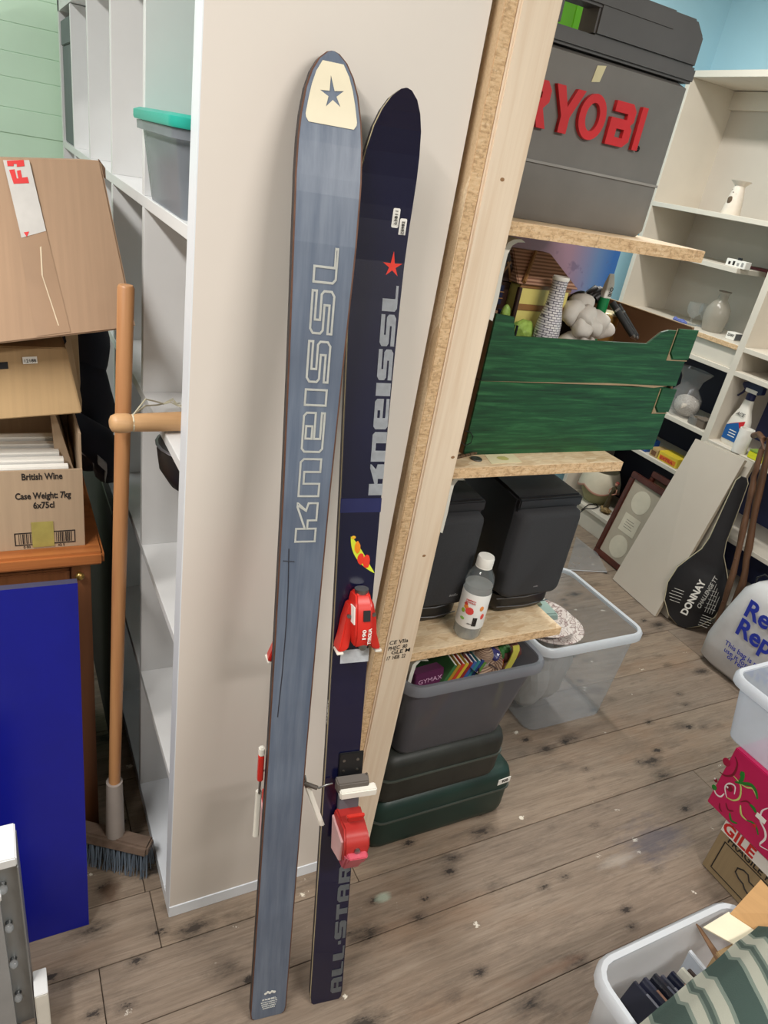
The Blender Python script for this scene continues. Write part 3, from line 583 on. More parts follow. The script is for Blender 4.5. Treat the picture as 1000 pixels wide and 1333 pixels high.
quad_sheet('price_sticker', [(.905, Y0-.0006, 1.765), (.922, Y0-.0006, 1.768), (.928, Y0-.0006, 1.792), (.909, Y0-.0006, 1.789)], pm('yellowed_sticker', (214, 204, 164), .7), tc)
B().box(1.075, Y0+.01, 1.5452, 1.108, Y0+.03, 1.549).obj('foot', steel, tc)
tag(B().blob(ony(777, 16, 1.42)-V((0, 0, .0)), (.05, .03, .06), .05).obj('x', None), 'x', 'x') if False else None
gp = ony(776, 18, 1.43)
gbx = thing('green_carton', 'bright green carton behind the grey tool case', 'carton', (gp.x, 1.43, 1.545))
B().box(gp.x-.06, 1.42, 1.5455, gp.x+.045, 1.475, gp.z+.02).obj('carton_body', pm('bright_green_card', (110, 200, 20), .5), gbx, bevel=.002)
B().box(gp.x-.06, 1.42, gp.z+.0205, gp.x+.045, 1.475, gp.z+.03).obj('carton_lid', pm('brown_lid', (120, 86, 60), .6), gbx, bevel=.002)

# printed green fruit trays
gt = NT('green_printed_card'); fz = gt.noise(gt.coord('Object', (2.2, 2, 38)), 2.4, 6, .7, .4)
gt.col(gt.ramp(fz, [(.3, lin((8, 40, 22))), (.5, lin((20, 74, 40))), (.72, lin((52, 112, 66)))])); gt.b.inputs['Roughness'].default_value = .5; gt.bump(fz, .1); gt = gt.m
edgec = pm('torn_card_edge', (160, 138, 108), .85)
CXa, CXb, CYa, CYb = .800, 1.327, 1.078, 1.44
def tray(label, z0, z1, prof, tabs):
    t = thing('fruit_tray', label, 'crate', ((CXa+CXb)/2, (CYa+CYb)/2, z0), 'green fruit trays')
    B().prism([(x, CYa, z) for x, z in prof], (0, .005, 0)).obj('front_panel', gt, t)
    B().prism([(x, CYa+.0052, z-.0005) for x, z in prof], (0, .0012, 0)).obj('front_liner', card_dark, t)
    B().box(CXa, CYb-.006, z0, CXb, CYb, z1-.012).obj('back_panel', card_dark, t)
    B().box(CXa, CYa+.0066, z0, CXa+.006, CYb-.0062, z1).obj('side_panel', card_dark, t)
    B().box(CXb-.006, CYa+.0066, z0, CXb, CYb-.0062, z1-.002).obj('side_panel', card_dark, t)
    B().box(CXb-.007, CYa+.008, z1-.002, CXb+.001, CYb-.0062, z1).obj('corrugated_rim', edgec, t)
    B().box(CXa+.0062, CYa+.0068, z0+.001, CXb-.0062, CYb-.0064, z0+.006).obj('base', card_dark, t)
    for (x0, x1, za, zb) in tabs:
        B().prism([(x, CYa-.0035, z) for x, z in ((x0+.012, za), (x1, za), (x1, zb), (x0, zb), (x0, za+.012))], (0, .0033, 0)).obj('corner_tab', gt, t)
        B().prism([(x, CYa-.0012, z) for x, z in ((x0-.004, za-.005), (x1, za-.005), (x1, za-.003), (x0+.01, za-.003), (x0-.002, za+.01), (x0-.002, zb), (x0-.004, zb))], (0, .001, 0)).obj('tab_edge', edgec, t)
    return t
z1 = 1.112
ta = tray('green printed cardboard tray, lower of two, with wire hook', z1, 1.262, [(CXa, z1), (CXb, z1), (CXb, 1.256), (1.28, 1.262), (1.2, 1.259), (1.1, 1.262), (.95, 1.261), (CXa, 1.263)], [(1.285, CXb+.003, 1.205, 1.258)])
tb_ = tray('green printed cardboard tray, upper of two, filled with ornaments', 1.264, 1.392, [(CXa, 1.264), (CXb, 1.264), (CXb, 1.383), (1.247, 1.383), (1.228, 1.378), (1.197, 1.352), (.852, 1.350), (.840, 1.385), (CXa, 1.388)], [(1.272, CXb+.004, 1.325, 1.388)])
B().prism([(CXa, CYa-.0006, 1.2635), (1.19, CYa-.0006, 1.262), (1.26, CYa-.0006, 1.259), (1.3, CYa-.0006, 1.2635), (1.12, CYa-.0006, 1.2665), (.96, CYa-.0006, 1.2645)], (0, .0005, 0)).obj('torn_edge', edgec, ta)
hk = [ony(x, y, CYa-.004) for x, y in ((600, 574), (605, 580), (613, 577), (616, 568), (612, 562), (606, 561))]
B().tube(hk, .0011, 6).obj('wire_hook', black, ta)
ZB = 1.2712
# ornaments in the upper tray
hs = thing('cottage_ornament', 'pottery cottage ornament with brown tiled roof and yellow walls', 'ornament', (.95, 1.2, ZB))
c0, c1, ya, yb = .905, 1.03, 1.165, 1.27
B().box(c0, ya, ZB, c1, yb, 1.428).obj('walls', pm('yellow_glaze', (228, 214, 128), .35), hs, bevel=.002)
beam = pm('brown_glaze', (150, 108, 66), .35); dk = pm('dark_brown_glaze', (54, 32, 26), .35); roofm = banded('roof_tiles', (136, 98, 80), (196, 154, 130), 2, 55, .5, .4, .3, .6)
for z in (1.382, 1.424): B().box(c0-.002, ya-.003, z, c1+.002, ya, z+.012).obj('beam', beam, hs, bevel=.001)
B().box(c0-.004, ya-.004, ZB, c0+.004, ya+.004, 1.424).obj('beam', dk, hs, bevel=.001)
B().hexa([(c0-.016, ya-.012, 1.432), (c1+.012, ya-.012, 1.432), (c1+.012, yb+.01, 1.432), (c0-.016, yb+.01, 1.432), (c0-.005, 1.21, 1.487), (c1-.035, 1.21, 1.487), (c1-.035, 1.235, 1.487), (c0-.005, 1.235, 1.487)]).obj('roof', roofm, hs, bevel=.002)
B().tube([(c0-.004, ya-.013, 1.436), (c0+.045, 1.203, 1.487)], .004, 6).obj('roof_ridge', beam, hs)
B().box(.845, 1.19, ZB, c0-.004, yb, 1.43).obj('gable_wing', dk, hs, bevel=.003)
B().prism([(.838, 1.186, 1.43), (c0, 1.186, 1.43), (.875, 1.186, 1.485)], (0, .09, 0)).obj('gable_roof', dk, hs)
for x, z in ((.862, 1.385), (.868, 1.34)):
    wn = B().box(x, 1.187, z, x+.022, 1.191, z+.036).obj('window', pm('navy_glaze', (30, 34, 64), .3), hs)
    for i in range(2): B().box(x-.001, 1.1855, z+.011+.012*i, x+.023, 1.1875, z+.0125+.012*i).obj('glazing_bar', beam, wn)
    B().box(x+.0105, 1.1855, z, x+.012, 1.1875, z+.036).obj('glazing_bar', beam, wn)
for p in (((.862, 1.187, 1.43), (.885, 1.187, 1.465)), ((.895, 1.187, 1.43), (.878, 1.187, 1.465))): B().tube(p, .003, 6).obj('beam', beam, hs)
B().blob((.925, 1.15, 1.345), (.03, .014, .022), .3, 60, 3).obj('bush', pm('green_glaze', (150, 180, 84), .4, var=.4, scale=60), hs)
B().blob((.885, 1.165, 1.36), (.012, .01, .03), .3, 60, 3).obj('bush', pm('green_glaze', (150, 180, 84), .4), hs)
for i in range(4): B().box(.868+i*.008, 1.128, ZB, .871+i*.008, 1.132, 1.362-.001*i).obj('fence_post', blackm, hs)
vz = ony(707, 432, 1.125)
vs = thing('pottery_vase', 'white waisted vase ringed with dark broken bands', 'vase', (vz.x, 1.125, ZB))
br = NT('banded_vase_glaze'); bt = br.n('ShaderNodeTexBrick'); bt.inputs['Scale'].default_value = 55; bt.inputs['Color1'].default_value = (*lin((222, 218, 216)), 1); bt.inputs['Color2'].default_value = (*lin((206, 202, 208)), 1); bt.inputs['Mortar'].default_value = (*lin((92, 88, 100)), 1); bt.inputs['Mortar Size'].default_value = .035
br.l(br.coord('Object', (1, 1, 1), (math.pi/2, 0, 0)), bt.inputs['Vector']); br.col(bt.outputs['Color']); br.b.inputs['Roughness'].default_value = .35
B().lathe([(0, ZB), (.019, ZB), (.024, 1.30), (.0255, 1.35), (.024, 1.372), (.0165, 1.405), (.0145, 1.44), (.0155, 1.452), (.0125, 1.4525), (.011, 1.43)], (vz.x+.012, 1.128, 0), 24).obj('vase_body', br.m, vs, smooth=40)
B().lathe([(.0158, 1.450), (.017, 1.4535), (.0155, 1.457), (.0125, 1.4565)], (vz.x+.012, 1.128, 0), 20).obj('vase_lip', paper, vs, smooth=60)
q = ony(765, 415, 1.15)
rkk = thing('stone_cluster', 'lumpy white mineral cluster between vase and black gloves', 'ornament', (q.x, 1.15, ZB))
stone = pm('white_stone', (206, 200, 192), .8, var=.1, bump=.3)
for i, (dx, dy, dz, r) in enumerate(((0, 0, 0, .03), (-.035, .01, .012, .024), (.03, -.002, -.006, .026), (.012, -.016, -.008, .02), (-.018, -.014, -.012, .02), (.05, -.01, -.016, .018), (.0, .02, .02, .026))):
    B().blob((q.x+dx, 1.155+dy, q.z+dz-.004), r, .45, 45, 3, i).obj('lump', stone, rkk, smooth=50)
B().blob((q.x, 1.16, (ZB+q.z-.03)/2), (.06, .03, (q.z-.03-ZB)/2+.004), .1, 20, 3).obj('lump', stone, rkk, smooth=50)
q = ony(768, 388, 1.22)
gv = thing('black_glove', 'shiny black glove lying against the pink tray', 'glove', (q.x, 1.22, ZB))
B().blob((q.x-.012, 1.23, q.z-.012), (.036, .02, .024), .2, 30, 3).obj('palm', black, gv, smooth=60)
for i in range(3): B().tube([(q.x-.005+.006*i, 1.225-.006*i, q.z), (q.x+.012+.008*i, 1.222-.006*i, q.z+.018), (q.x+.026+.006*i, 1.22-.006*i, q.z+.014)], [.011, .0105, .008], 8).obj('finger', black, gv, smooth=60)
B().blob((q.x-.012, 1.24, (q.z-.03+ZB)/2), (.03, .02, (q.z-.03-ZB)/2+.006), .1, 20, 2).obj('cuff', blackm, gv)
q = ony(790, 385, 1.2)
mk = thing('marker_tube', 'white squeeze tube with green cap standing in the tray', 'tube', (q.x, 1.2, ZB))
B().lathe([(0, ZB), (.011, ZB), (.0115, q.z-.004), (0, q.z-.004)], (q.x-.004, 1.2, 0), 14).obj('tube_cap', pm('green_cap', (20, 130, 74), .35), mk, smooth=40)
B().loft([[(q.x-.004+dx-wd, 1.2-.008*k, z), (q.x-.004+dx+wd, 1.2-.008*k, z), (q.x-.004+dx+wd, 1.2+.008*k, z), (q.x-.004+dx-wd, 1.2+.008*k, z)] for z, wd, k, dx in ((q.z-.004, .010, 1, 0), (q.z+.025, .010, .7, .002), (q.z+.045, .007, .12, .001))]).obj('tube_body', paper, mk, bevel=.001)
text('BIO', FR((q.x+.003, 1.19, q.z), (-.0, 0, 1), (-1, 0, 0)), .012, ink, mk, bold=.01)
for i, (xa, ya_, xb, yb_) in enumerate(((797, 394, 826, 440), (804, 398, 830, 442))):
    a, b = ony(xa, ya_, 1.19), ony(xb, yb_, 1.13)
    t = thing('black_pen', ('thick black pen resting on the tray rim beside the tube', 'thick black pen resting beside the other pen, silver tipped')[i], 'pen', b, 'pens in the green tray')
    B().tube([a, a.lerp(b, .93)], .0075, 10).obj('barrel', black, t, smooth=50); B().tube([a.lerp(b, .2), a.lerp(b, .25)], .008, 10).obj('band', steel, t)
    B().tube([a.lerp(b, .93), b], [.0068, .004], 10).obj('tip', steel, t, smooth=50)
q = ony(793, 412, 1.2)
gd = thing('gold_tin', 'small gold tin beside the white mineral cluster', 'tin', (q.x, 1.2, ZB))
B().lathe([(0, ZB), (.03, ZB), (.03, q.z+.004), (0, q.z+.004)], (q.x, 1.21, 0), 18).obj('tin_body', pm('gold', (190, 150, 84), .3, .8), gd, smooth=40); B().lathe([(.03, q.z+.004), (.031, q.z+.005), (.031, q.z+.008), (.028, q.z+.009), (0, q.z+.009)], (q.x, 1.21, 0), 18).obj('tin_rim', pm('pale_gold', (226, 206, 160), .3, .6), gd, smooth=40)
# tray of pink/blue plastic standing behind
pk = NT('pink_blue_print'); gx = pk.n('ShaderNodeSeparateXYZ'); pk.l(pk.coord('Object'), gx.inputs[0])
nz = pk.noise(pk.coord('Object'), 26, 3); cc = pk.ramp(gx.outputs[0], [(.0, lin((190, 142, 148))), (.2, lin((180, 140, 160))), (.29, lin((110, 140, 190))), (.34, lin((52, 110, 190)))])
pk.col(pk.mix(pk.ramp(nz, [(.60, (0, 0, 0)), (.68, (.5,)*3)]), cc, lin((104, 86, 120)))); pk.b.inputs['Roughness'].default_value = .25
bl = ony(806, 332, 1.46); lx = .86
pt = thing('printed_tray', 'pink and blue printed tray standing behind the ornaments', 'tray', (lx+.2, 1.46, 1.112))
def vrr(x0, z0, x1, z1, r, y): return [V((p.x, y, p.y)) for p in rrect(x0, z0, x1, z1, r)]
B().loft([vrr(lx+.2, 1.1125, bl.x, 1.52, .03, 1.457), vrr(lx+.2, 1.1125, bl.x, 1.52, .03, 1.462)]).obj('tray_face', pk.m, pt)
B().loft([vrr(lx, 1.1125, bl.x+.0, 1.5225, .03, 1.463), vrr(lx, 1.1125, bl.x+.0, 1.5225, .03, 1.47)]).obj('tray_rim', whitep, pt)
B().box(lx+.001, 1.4575, 1.1127, lx+.199, 1.4625, 1.50).obj('tray_panel', pm('pinkish_print', (176, 132, 140), .3), pt)
# shelf 2 small things
ZS = 1.1123
a, b = onz(592, 598, ZS), onz(632, 588, ZS)
hg = thing('piano_hinge', 'rusty brown strip hinge on the chipboard shelf', 'hinge', a)
d_ = (b-a).normalized(); nn = V((-d_.y, d_.x, 0))
b = a+d_*.09
for i in range(6): B().tube([a+d_*(.09*i/6+.001)+V((0, 0, .003)), a+d_*(.09*(i+1)/6-.001)+V((0, 0, .003))], .003, 8).obj('knuckle', pm('rusty_brown', (110, 84, 62), .6, .4), hg, smooth=50)
B().hexa([a, b, b+nn*.012, a+nn*.012]+[p+V((0, 0, .0015)) for p in (a, b, b+nn*.012, a+nn*.012)]).obj('leaf', pm('rusty_brown', (110, 84, 62), .6, .4), hg)
q = onz(620, 598, ZS)
wa = thing('washer', 'grey metal washer on the chipboard shelf beside the note', 'washer', q)
B().loft([[q+V((r*math.cos(t*math.pi/9), r*math.sin(t*math.pi/9), z)) for t in range(18)] for r, z in ((.006, 0), (.0115, 0), (.012, .001), (.0115, .0025), (.006, .0025), (.006, 0))], False, False).obj('washer_ring', pm('dull_steel', (110, 108, 104), .4, .8), wa, smooth=40)
B().loft([[q+V((r*math.cos(t*math.pi/9), r*math.sin(t*math.pi/9), z)) for t in range(18)] for r, z in ((.0058, 0.0005), (.0058, .0018))]).obj('washer_core', pm('dull_steel', (110, 108, 104), .4, .8), wa)
q = onz(655, 597, ZS); a, b, c, d = [onz(x, y, ZS) for x, y in ((640, 604), (680, 602), (668, 591), (631, 592))]
nt = thing('paper_note', 'small cream printed note lying on the chipboard shelf', 'note', q)
quad_sheet('note_sheet', [a, b, c, d], pm('cream_paper', (226, 214, 176), .8), nt)
B().blob(q+V((0, 0, .0009)), (.014, .010, .0004), .2, 90, 2).obj('printed_motif', pm('olive_print', (186, 178, 110), .8), nt)

# speakers
cab = pm('speaker_black', (36, 36, 39), .38, var=.1, scale=60, bump=.05); cloth = pm('grille_cloth', (50, 50, 53), .9, var=.12, scale=300)
def speaker(label, x0, x1, yf, rz=0.0):
    t = thing('speaker', label, 'speaker', ((x0+x1)/2, 1.25, .672), 'black speakers'); z0 = .6725
    B().hexa([(x0+.014, yf+.022, z0+.012), (x1-.004, yf+.022, z0+.012), (x1-.018, 1.44, z0+.012), (x0+.014, 1.44, z0+.012), (x0-.004, yf+.014, z0+.318), (x1+.002, yf+.014, z0+.318), (x1-.014, 1.44, z0+.340), (x0+.004, 1.44, z0+.340)]).obj('cabinet', cab, t, bevel=.006)
    B().loft([[V((p.x, yf+y, z0+p.y)) for p in rrect(x0+a, .062+a*.4, x1-a, .292-a*.6, .02)] for y, a in ((.022, .0), (-.002, .003), (-.011, .010), (-.015, .026))], False).obj('grille', cloth, t, smooth=60)
    B().loft([[V((p.x, p.y, z)) for p in rrect(x0+a, yf+b, x1-a*.9, 1.40, .03)] for z, a, b in ((z0+.0005, .024, .03), (z0+.010, .016, .012), (z0+.030, .010, .002), (z0+.058, .004, .006))]).obj('base_trim', black, t, smooth=50)
    B().tube([(x0+.006, yf+.004, z0+.054), ((x0+x1)/2, yf+.001, z0+.051), (x1-.006, yf+.004, z0+.058)], .0014, 6).obj('trim_line', pm('dark_chrome', (120, 122, 128), .3, .7), t)
    B().tube([(x0+.014, yf+.006, z0+.028), ((x0+x1)/2, yf-.001, z0+.026), (x1-.012, yf+.006, z0+.028)], .0012, 6).obj('trim_line', pm('dark_chrome', (120, 122, 128), .3, .7), t)
    B().box(x0, yf+.008, z0+.292, x1, yf+.03, z0+.316).obj('top_trim', cab, t, bevel=.003)
    return t
sr = speaker('black loudspeaker standing behind the drink bottle, its right side clear', 1.0, 1.183, 1.092)
sl = speaker('black loudspeaker standing between the pine post and the bottle', .765, .912, 1.10)
text('audio', FR((.855, 1.0845, .762), (1, 0, 0), (0, 0, 1)), .010, pm('silver_badge', (170, 170, 172), .3, .5), sl, shear=.3)
text('audio', FR((1.09, 1.0765, .762), (1, 0, 0), (0, 0, 1)), .006, pm('silver_badge', (170, 170, 172), .3, .5), sr, shear=.3)
# drink bottle
q = V((.905, 1.054, .6722)); bt_ = thing('drink_bottle', 'clear plastic drink bottle with white cap and fruit label', 'bottle', q)
prof = [(.012, 0), (.026, .001), (.0315, .010), (.032, .05), (.032, .125), (.0318, .15), (.0295, .163), (.022, .176), (.0155, .183), (.0145, .187)]
B().lathe([(r, z) for r, z in prof], q, 28, False).obj('bottle_body', plastic('bottle_pet', (220, 226, 230), .13, .06, .06), bt_, smooth=50)
wt = plastic('water', (236, 232, 222), .36, .04, .05)
B().lathe([(.011, .0015), (.025, .0022), (.0305, .011), (.031, .05), (.031, .140), (0, .140)], q, 28).obj('water', wt, bt_, smooth=50)
B().lathe([(.0155, .186), (.0185, .187), (.019, .190), (.019, .206), (.0175, .210), (0, .2105)], q, 24).obj('bottle_cap', paper, bt_, smooth=40)
B().lathe([(.0165, .1835), (.019, .184), (.019, .186), (.0165, .1865)], q, 24).obj('cap_ring', paper, bt_, smooth=40)
lab = B().lathe([(.0325, .036), (.0328, .037), (.0328, .124), (.0325, .125)], q, 32, False).obj('label', pm('label_white', (238, 236, 232), .4, var=.01), bt_, smooth=60)
def onlabel(ang, z, r=.0331): return q+V((r*math.cos(ang), r*math.sin(ang), z))
AC = math.atan2(-q.y, -q.x)
def lblob(da, z, ru, rz_, colr, seed=0):
    p = onlabel(AC+da, z); n = (p-q); n.z = 0; M = FR(p, V((-n.y, n.x, 0)), (0, 0, 1))
    B(M).blob((0, 0, 0), (ru, rz_, .0006), .1, 80, 2, seed).obj('print', pm('fruit_%d_%d' % colr[:2], colr, .4), lab)
lblob(-.15, .082, .010, .010, (226, 76, 70)); lblob(-.45, .090, .006, .006, (236, 140, 50)); lblob(-.62, .078, .005, .006, (150, 190, 60)); lblob(-.5, .097, .005, .004, (214, 70, 60)); lblob(.65, .092, .005, .007, (236, 150, 80)); lblob(.85, .070, .005, .008, (232, 90, 80)); lblob(-.55, .058, .006, .004, (140, 190, 90))
for i in range(9):
    p = onlabel(AC+.22+i*.035, .045); n = p-q; n.z = 0
    B(FR(p, V((-n.y, n.x, 0)), (0, 0, 1))).box(-.0003-.0002*(i % 3), 0, -.0002, .0003, .022, .0005).obj('barcode_bar', ink, lab)
p = onlabel(AC-.2, .108); n = p-q; n.z = 0
text('raspberry\nlemonade', FR(p+n.normalized()*.0008, V((-n.y, n.x, 0)), (0, 0, 1)), .006, redl, lab, align='CENTER')
p = onlabel(AC+.03, .0485); n = p-q; n.z = 0
text('500ml', FR(p+n.normalized()*.0008, V((-n.y, n.x, 0)), (0, 0, 1)), .004, ink, lab, align='CENTER')

# cases and boxes below the rack
def suitcase(label, x0, y0, x1, y1, z0, z1, seam, ma, mb, ms):
    t = thing('tool_suitcase', label, 'case', ((x0+x1)/2, (y0+y1)/2, z0), 'moulded plastic cases')
    def lp(i, z): return rrect(x0+i, y0+i, x1-i, y1-i, .035, z)
    B().loft([lp(.014, z0), lp(.004, z0+.012), lp(.0, z0+.03), lp(0, seam-.003)]).obj('lower_shell', ma, t, smooth=45)
    B().loft([lp(-.003, seam-.0028), lp(-.004, seam), lp(-.003, seam+.0028)]).obj('seam_ridge', ms, t, smooth=45)
    B().loft([lp(0, seam+.003), lp(.0, z1-.03), lp(.006, z1-.010), lp(.02, z1)]).obj('upper_shell', mb, t, smooth=45)
    for xx in (x1-.03, ): B().box(xx-.02, y0+.02, seam-.018, xx+.034, y0+.06, seam+.018).obj('latch', black, t, bevel=.003)
    return t
olive = pm('olive_black_plastic', (38, 40, 36), .5, var=.3, scale=25, bump=.15); dgreen = pm('dark_green_plastic', (22, 48, 42), .45, var=.25, scale=10); tealp = pm('teal_plastic', (22, 70, 72), .4)
seamm = pm('scuffed_seam', (70, 76, 70), .4)
sc1 = suitcase('dark green moulded case flat on the floorboards', .752, 1.025, 1.192, 1.40, 0.0, .174, .108, dgreen, dgreen, seamm)
B().hexa([(1.135, 1.0244, .128), (1.176, 1.0244, .132), (1.176, 1.026, .132), (1.135, 1.026, .128), (1.135, 1.0244, .148), (1.176, 1.0244, .152), (1.176, 1.026, .152), (1.135, 1.026, .148)]).obj('tag_label', paper, sc1)
text('930', FR((1.147, 1.0238, .136), (1, 0, .1), (0, 0, 1)), .014, ink, sc1, bold=.02)
sc2 = suitcase('dusty black moulded case lying on the green case', .745, 1.022, 1.118, 1.38, .1745, .335, .265, olive, olive, seamm)
B().loft([[V((1.118+.014*math.sin(a), 1.06, .255+.045*math.cos(a))), V((1.118+.014*math.sin(a), 1.09, .255+.045*math.cos(a))), V((1.112+.004*math.sin(a), 1.09, .255+.034*math.cos(a))), V((1.112+.004*math.sin(a), 1.06, .255+.034*math.cos(a)))] for a in [math.pi*k/8 for k in range(9)]]).obj('handle', black, sc2, smooth=50)
gt_ = tub('storage_tub', 'smoky grey storage tub full of toys on the moulded cases', (.782, 1.035, 1.085, 1.36), (.765, 1.022, 1.150, 1.40), .3355, .568, smoke, .035, .016, 'open plastic tubs', rm=plastic('smoky_rim', (150, 152, 160), .75, .2))
ZT = .36
def toy(name, label, cat, fn, loc, grp=None): t = thing(name, label, cat, loc, grp); fn(t); return t
q = ony(566, 868, 1.10)
toy('red_balloon_ball', 'red rubber ball tucked in the corner of the grey tub', 'ball', lambda t: B().blob((.79, 1.13, .545), .03, .03, 20, 3).obj('ball', pm('dull_red_rubber', (140, 40, 34), .5), t, smooth=80) and B().blob((.80, 1.13, .45), (.028, .03, .07), .05).obj('ball_sack', blackm, t), (.79, 1.13, .5))
pb = thing('purple_box', 'purple game box with pale lettering in the grey tub', 'box', (.845, 1.06, .45))
Mp = cased((.835, 1.075, .505), None, .1, -.2); B(Mp).box(-.03, -.012, -.06, .055, .02, .05).obj('box_body', pm('purple_card', (92, 34, 74), .5), pb, bevel=.002)
text('GYMAX', Mp @ FR((-.022, -.0126, .022), (1, 0, 0), (0, 0, 1)), .016, pm('pink_print', (206, 160, 190), .5), pb, width=.07)
cols = [(60, 110, 60), (170, 130, 40), (190, 60, 40), (200, 170, 50), (140, 40, 40), (60, 90, 150), (50, 120, 130), (40, 60, 120), (90, 130, 60)]
for i, c in enumerate(cols):
    Mb = cased((.858+i*.0115, 1.115, .45), None, -.2, -.12, .45)
    t = thing('comic_book', '%s thin book in the row beside the straw hat' % ('green', 'ochre', 'red', 'yellow', 'maroon', 'blue', 'teal', 'navy', 'lime')[i], 'book', (.858+i*.0115, 1.115, .37), 'thin books in the grey tub')
    B(Mb).box(-.004, -.06, -.07, .0045, .08, .13).obj('cover', pm('book_%d' % i, c, .5), t, bevel=.0008, seg=1); B(Mb).box(-.003, -.058, .1302, .0035, .078, .1308).obj('pages', paper, t)
q = V((1.0, 1.09, .555)); Mh = cased(q, None, .2, .5)
ht = thing('straw_hat', 'small brown straw sombrero on top of the grey tub', 'hat', q)
B(Mh).lathe([(.055, .012), (.058, .016), (.054, .012), (.044, -.002), (.026, .0), (.022, .03), (.012, .042), (0, .044)], n=26, cap=False).obj('hat_body', banded('straw_weave', (110, 84, 70), (172, 146, 124), 2, 90, .5, .8, .3, 2), ht, smooth=60)
B(Mh).lathe([(.0262, .002), (.0268, .004), (.0246, .014), (.024, .014)], n=22, cap=False).obj('hat_ribbon', pm('ribbon_white', (200, 190, 184), .6), ht, smooth=60)
for i in range(5): B(Mh).tube([(.0, 0, 0), (.052*math.cos(i*1.3), .052*math.sin(i*1.3), .0115)], .002, 5).obj('hat_trim', dk, ht) if i else None
wr = thing('toy_wrapper', 'crumpled multicoloured toy bag beside the straw hat', 'bag', (1.08, 1.11, .5))
for i, (c, dx, dz) in enumerate((((150, 40, 50), 0, .0), ((60, 110, 60), .015, .012), ((60, 60, 120), -.012, .006), ((190, 120, 40), .01, -.014), ((120, 40, 90), -.02, -.02))): B().blob((1.06+dx, 1.11, .54+dz), (.022, .03, .02), .6, 50, 3, i).obj('crumple', pm('wrap_%d' % i, c, .25), wr)
B().blob((1.06, 1.12, .45), (.03, .03, .09), .2, 20, 3).obj('bag_body', pm('wrap_dark', (60, 40, 44), .4), wr)
yt = thing('yellow_strip', 'yellow plastic strip poking out of the grey tub', 'strip', (1.09, 1.08, .5))
B().loft([[p, p+V((.02, .0, .0)), p+V((.02, .003, 0)), p+V((0, .003, 0))] for p in (V((1.075, 1.075, .50)), V((1.082, 1.07, .545)), V((1.083, 1.068, .575)), V((1.077, 1.068, .592)))]).obj('strip_body', pm('yellow_plastic', (214, 204, 90), .4), yt); B().box(1.076, 1.074, .38, 1.094, 1.078, .501).obj('strip_stem', pm('yellow_plastic', (214, 204, 90), .4), yt)
bm_ = thing('brown_pouch', 'maroon cloth pouch at the right end of the grey tub', 'pouch', (1.1, 1.15, .5))
B().blob((1.105, 1.15, .54), (.05, .07, .035), .2, 25, 3).obj('pouch_body', pm('maroon_cloth', (96, 52, 44), .8), bm_, smooth=70); B().tube([(1.07, 1.12, .566), (1.10, 1.13, .578), (1.14, 1.16, .57)], .003, 6).obj('pouch_cord', dk, bm_); B().blob((1.10, 1.15, .45), (.035, .06, .085), .1).obj('pouch_base', pm('maroon_cloth', (96, 52, 44), .8), bm_)

# clear tub with broken plates
tub('storage_tub', 'clear storage tub of broken pottery on the floor beside the cases', (1.47, 1.275, 1.795, 1.62), (1.405, 1.255, 1.815, 1.66), 0.0, .375, clear, .04, .018, 'open plastic tubs')
marble = NT('marbled_glaze'); f = marble.noise(marble.coord('Object'), 30, 5, .6, 1.5); marble.col(marble.ramp(f, [(.44, lin((214, 202, 196))), (.5, lin((120, 86, 84))), (.54, lin((220, 210, 204)))])); marble.b.inputs['Roughness'].default_value = .25; marble = marble.m
for i, (z, dx, lb) in enumerate(((.335, .02, 'marbled pottery dish, lowest in the clear tub'), (.372, -.03, 'marbled pottery dish, upper one in the clear tub'))):
    t = thing('pottery_dish', lb, 'dish', (1.52+dx, 1.36, z), 'pottery dishes in the clear tub'); Md = cased((1.52+dx, 1.40, z), None, 0, .12, .10)
    B(Md).lathe([(0, -.002), (.08, 0), (.13, .012), (.132, .016), (.126, .018), (.08, .006), (0, .004)], n=30, sy=.75).obj('dish_body', marble, t, smooth=50)
    B(Md).lathe([(.05, -.010), (.052, -.002), (.048, -.002)], n=24, sy=.75).obj('foot_ring', blackm, t, smooth=50)
t = thing('teal_shard', 'pale teal pottery shard lying on the marbled dishes', 'shard', (1.5, 1.36, .4))
Md = cased((1.475, 1.40, .402), None, .0, .12, .10); B(Md).hexa([(-.06, -.045, 0), (.06, -.04, 0), (.05, .05, 0), (-.055, .05, 0), (-.055, -.04, .03), (.045, -.035, .026), (.04, .05, .026), (-.05, .05, .034)]).obj('shard_body', pm('teal_glaze', (150, 172, 164), .3), t, bevel=.005); B(Md).box(-.05, .0, .0305, .0, .045, .036).obj('shard_chip', pm('olive_glaze', (92, 96, 76), .4), t, bevel=.002)
t = thing('packing_paper', 'grey crumpled paper wad under the pottery dishes', 'paper'); t.location = (0, 0, 0)
for i in range(4): B().blob((1.52+.07*(i % 2), 1.40+.09*(i//2), .17), (.075, .075, .15), .15, 14, 3, i).obj('paper_wad', pm('grey_paper', (170, 166, 160), .9), t)

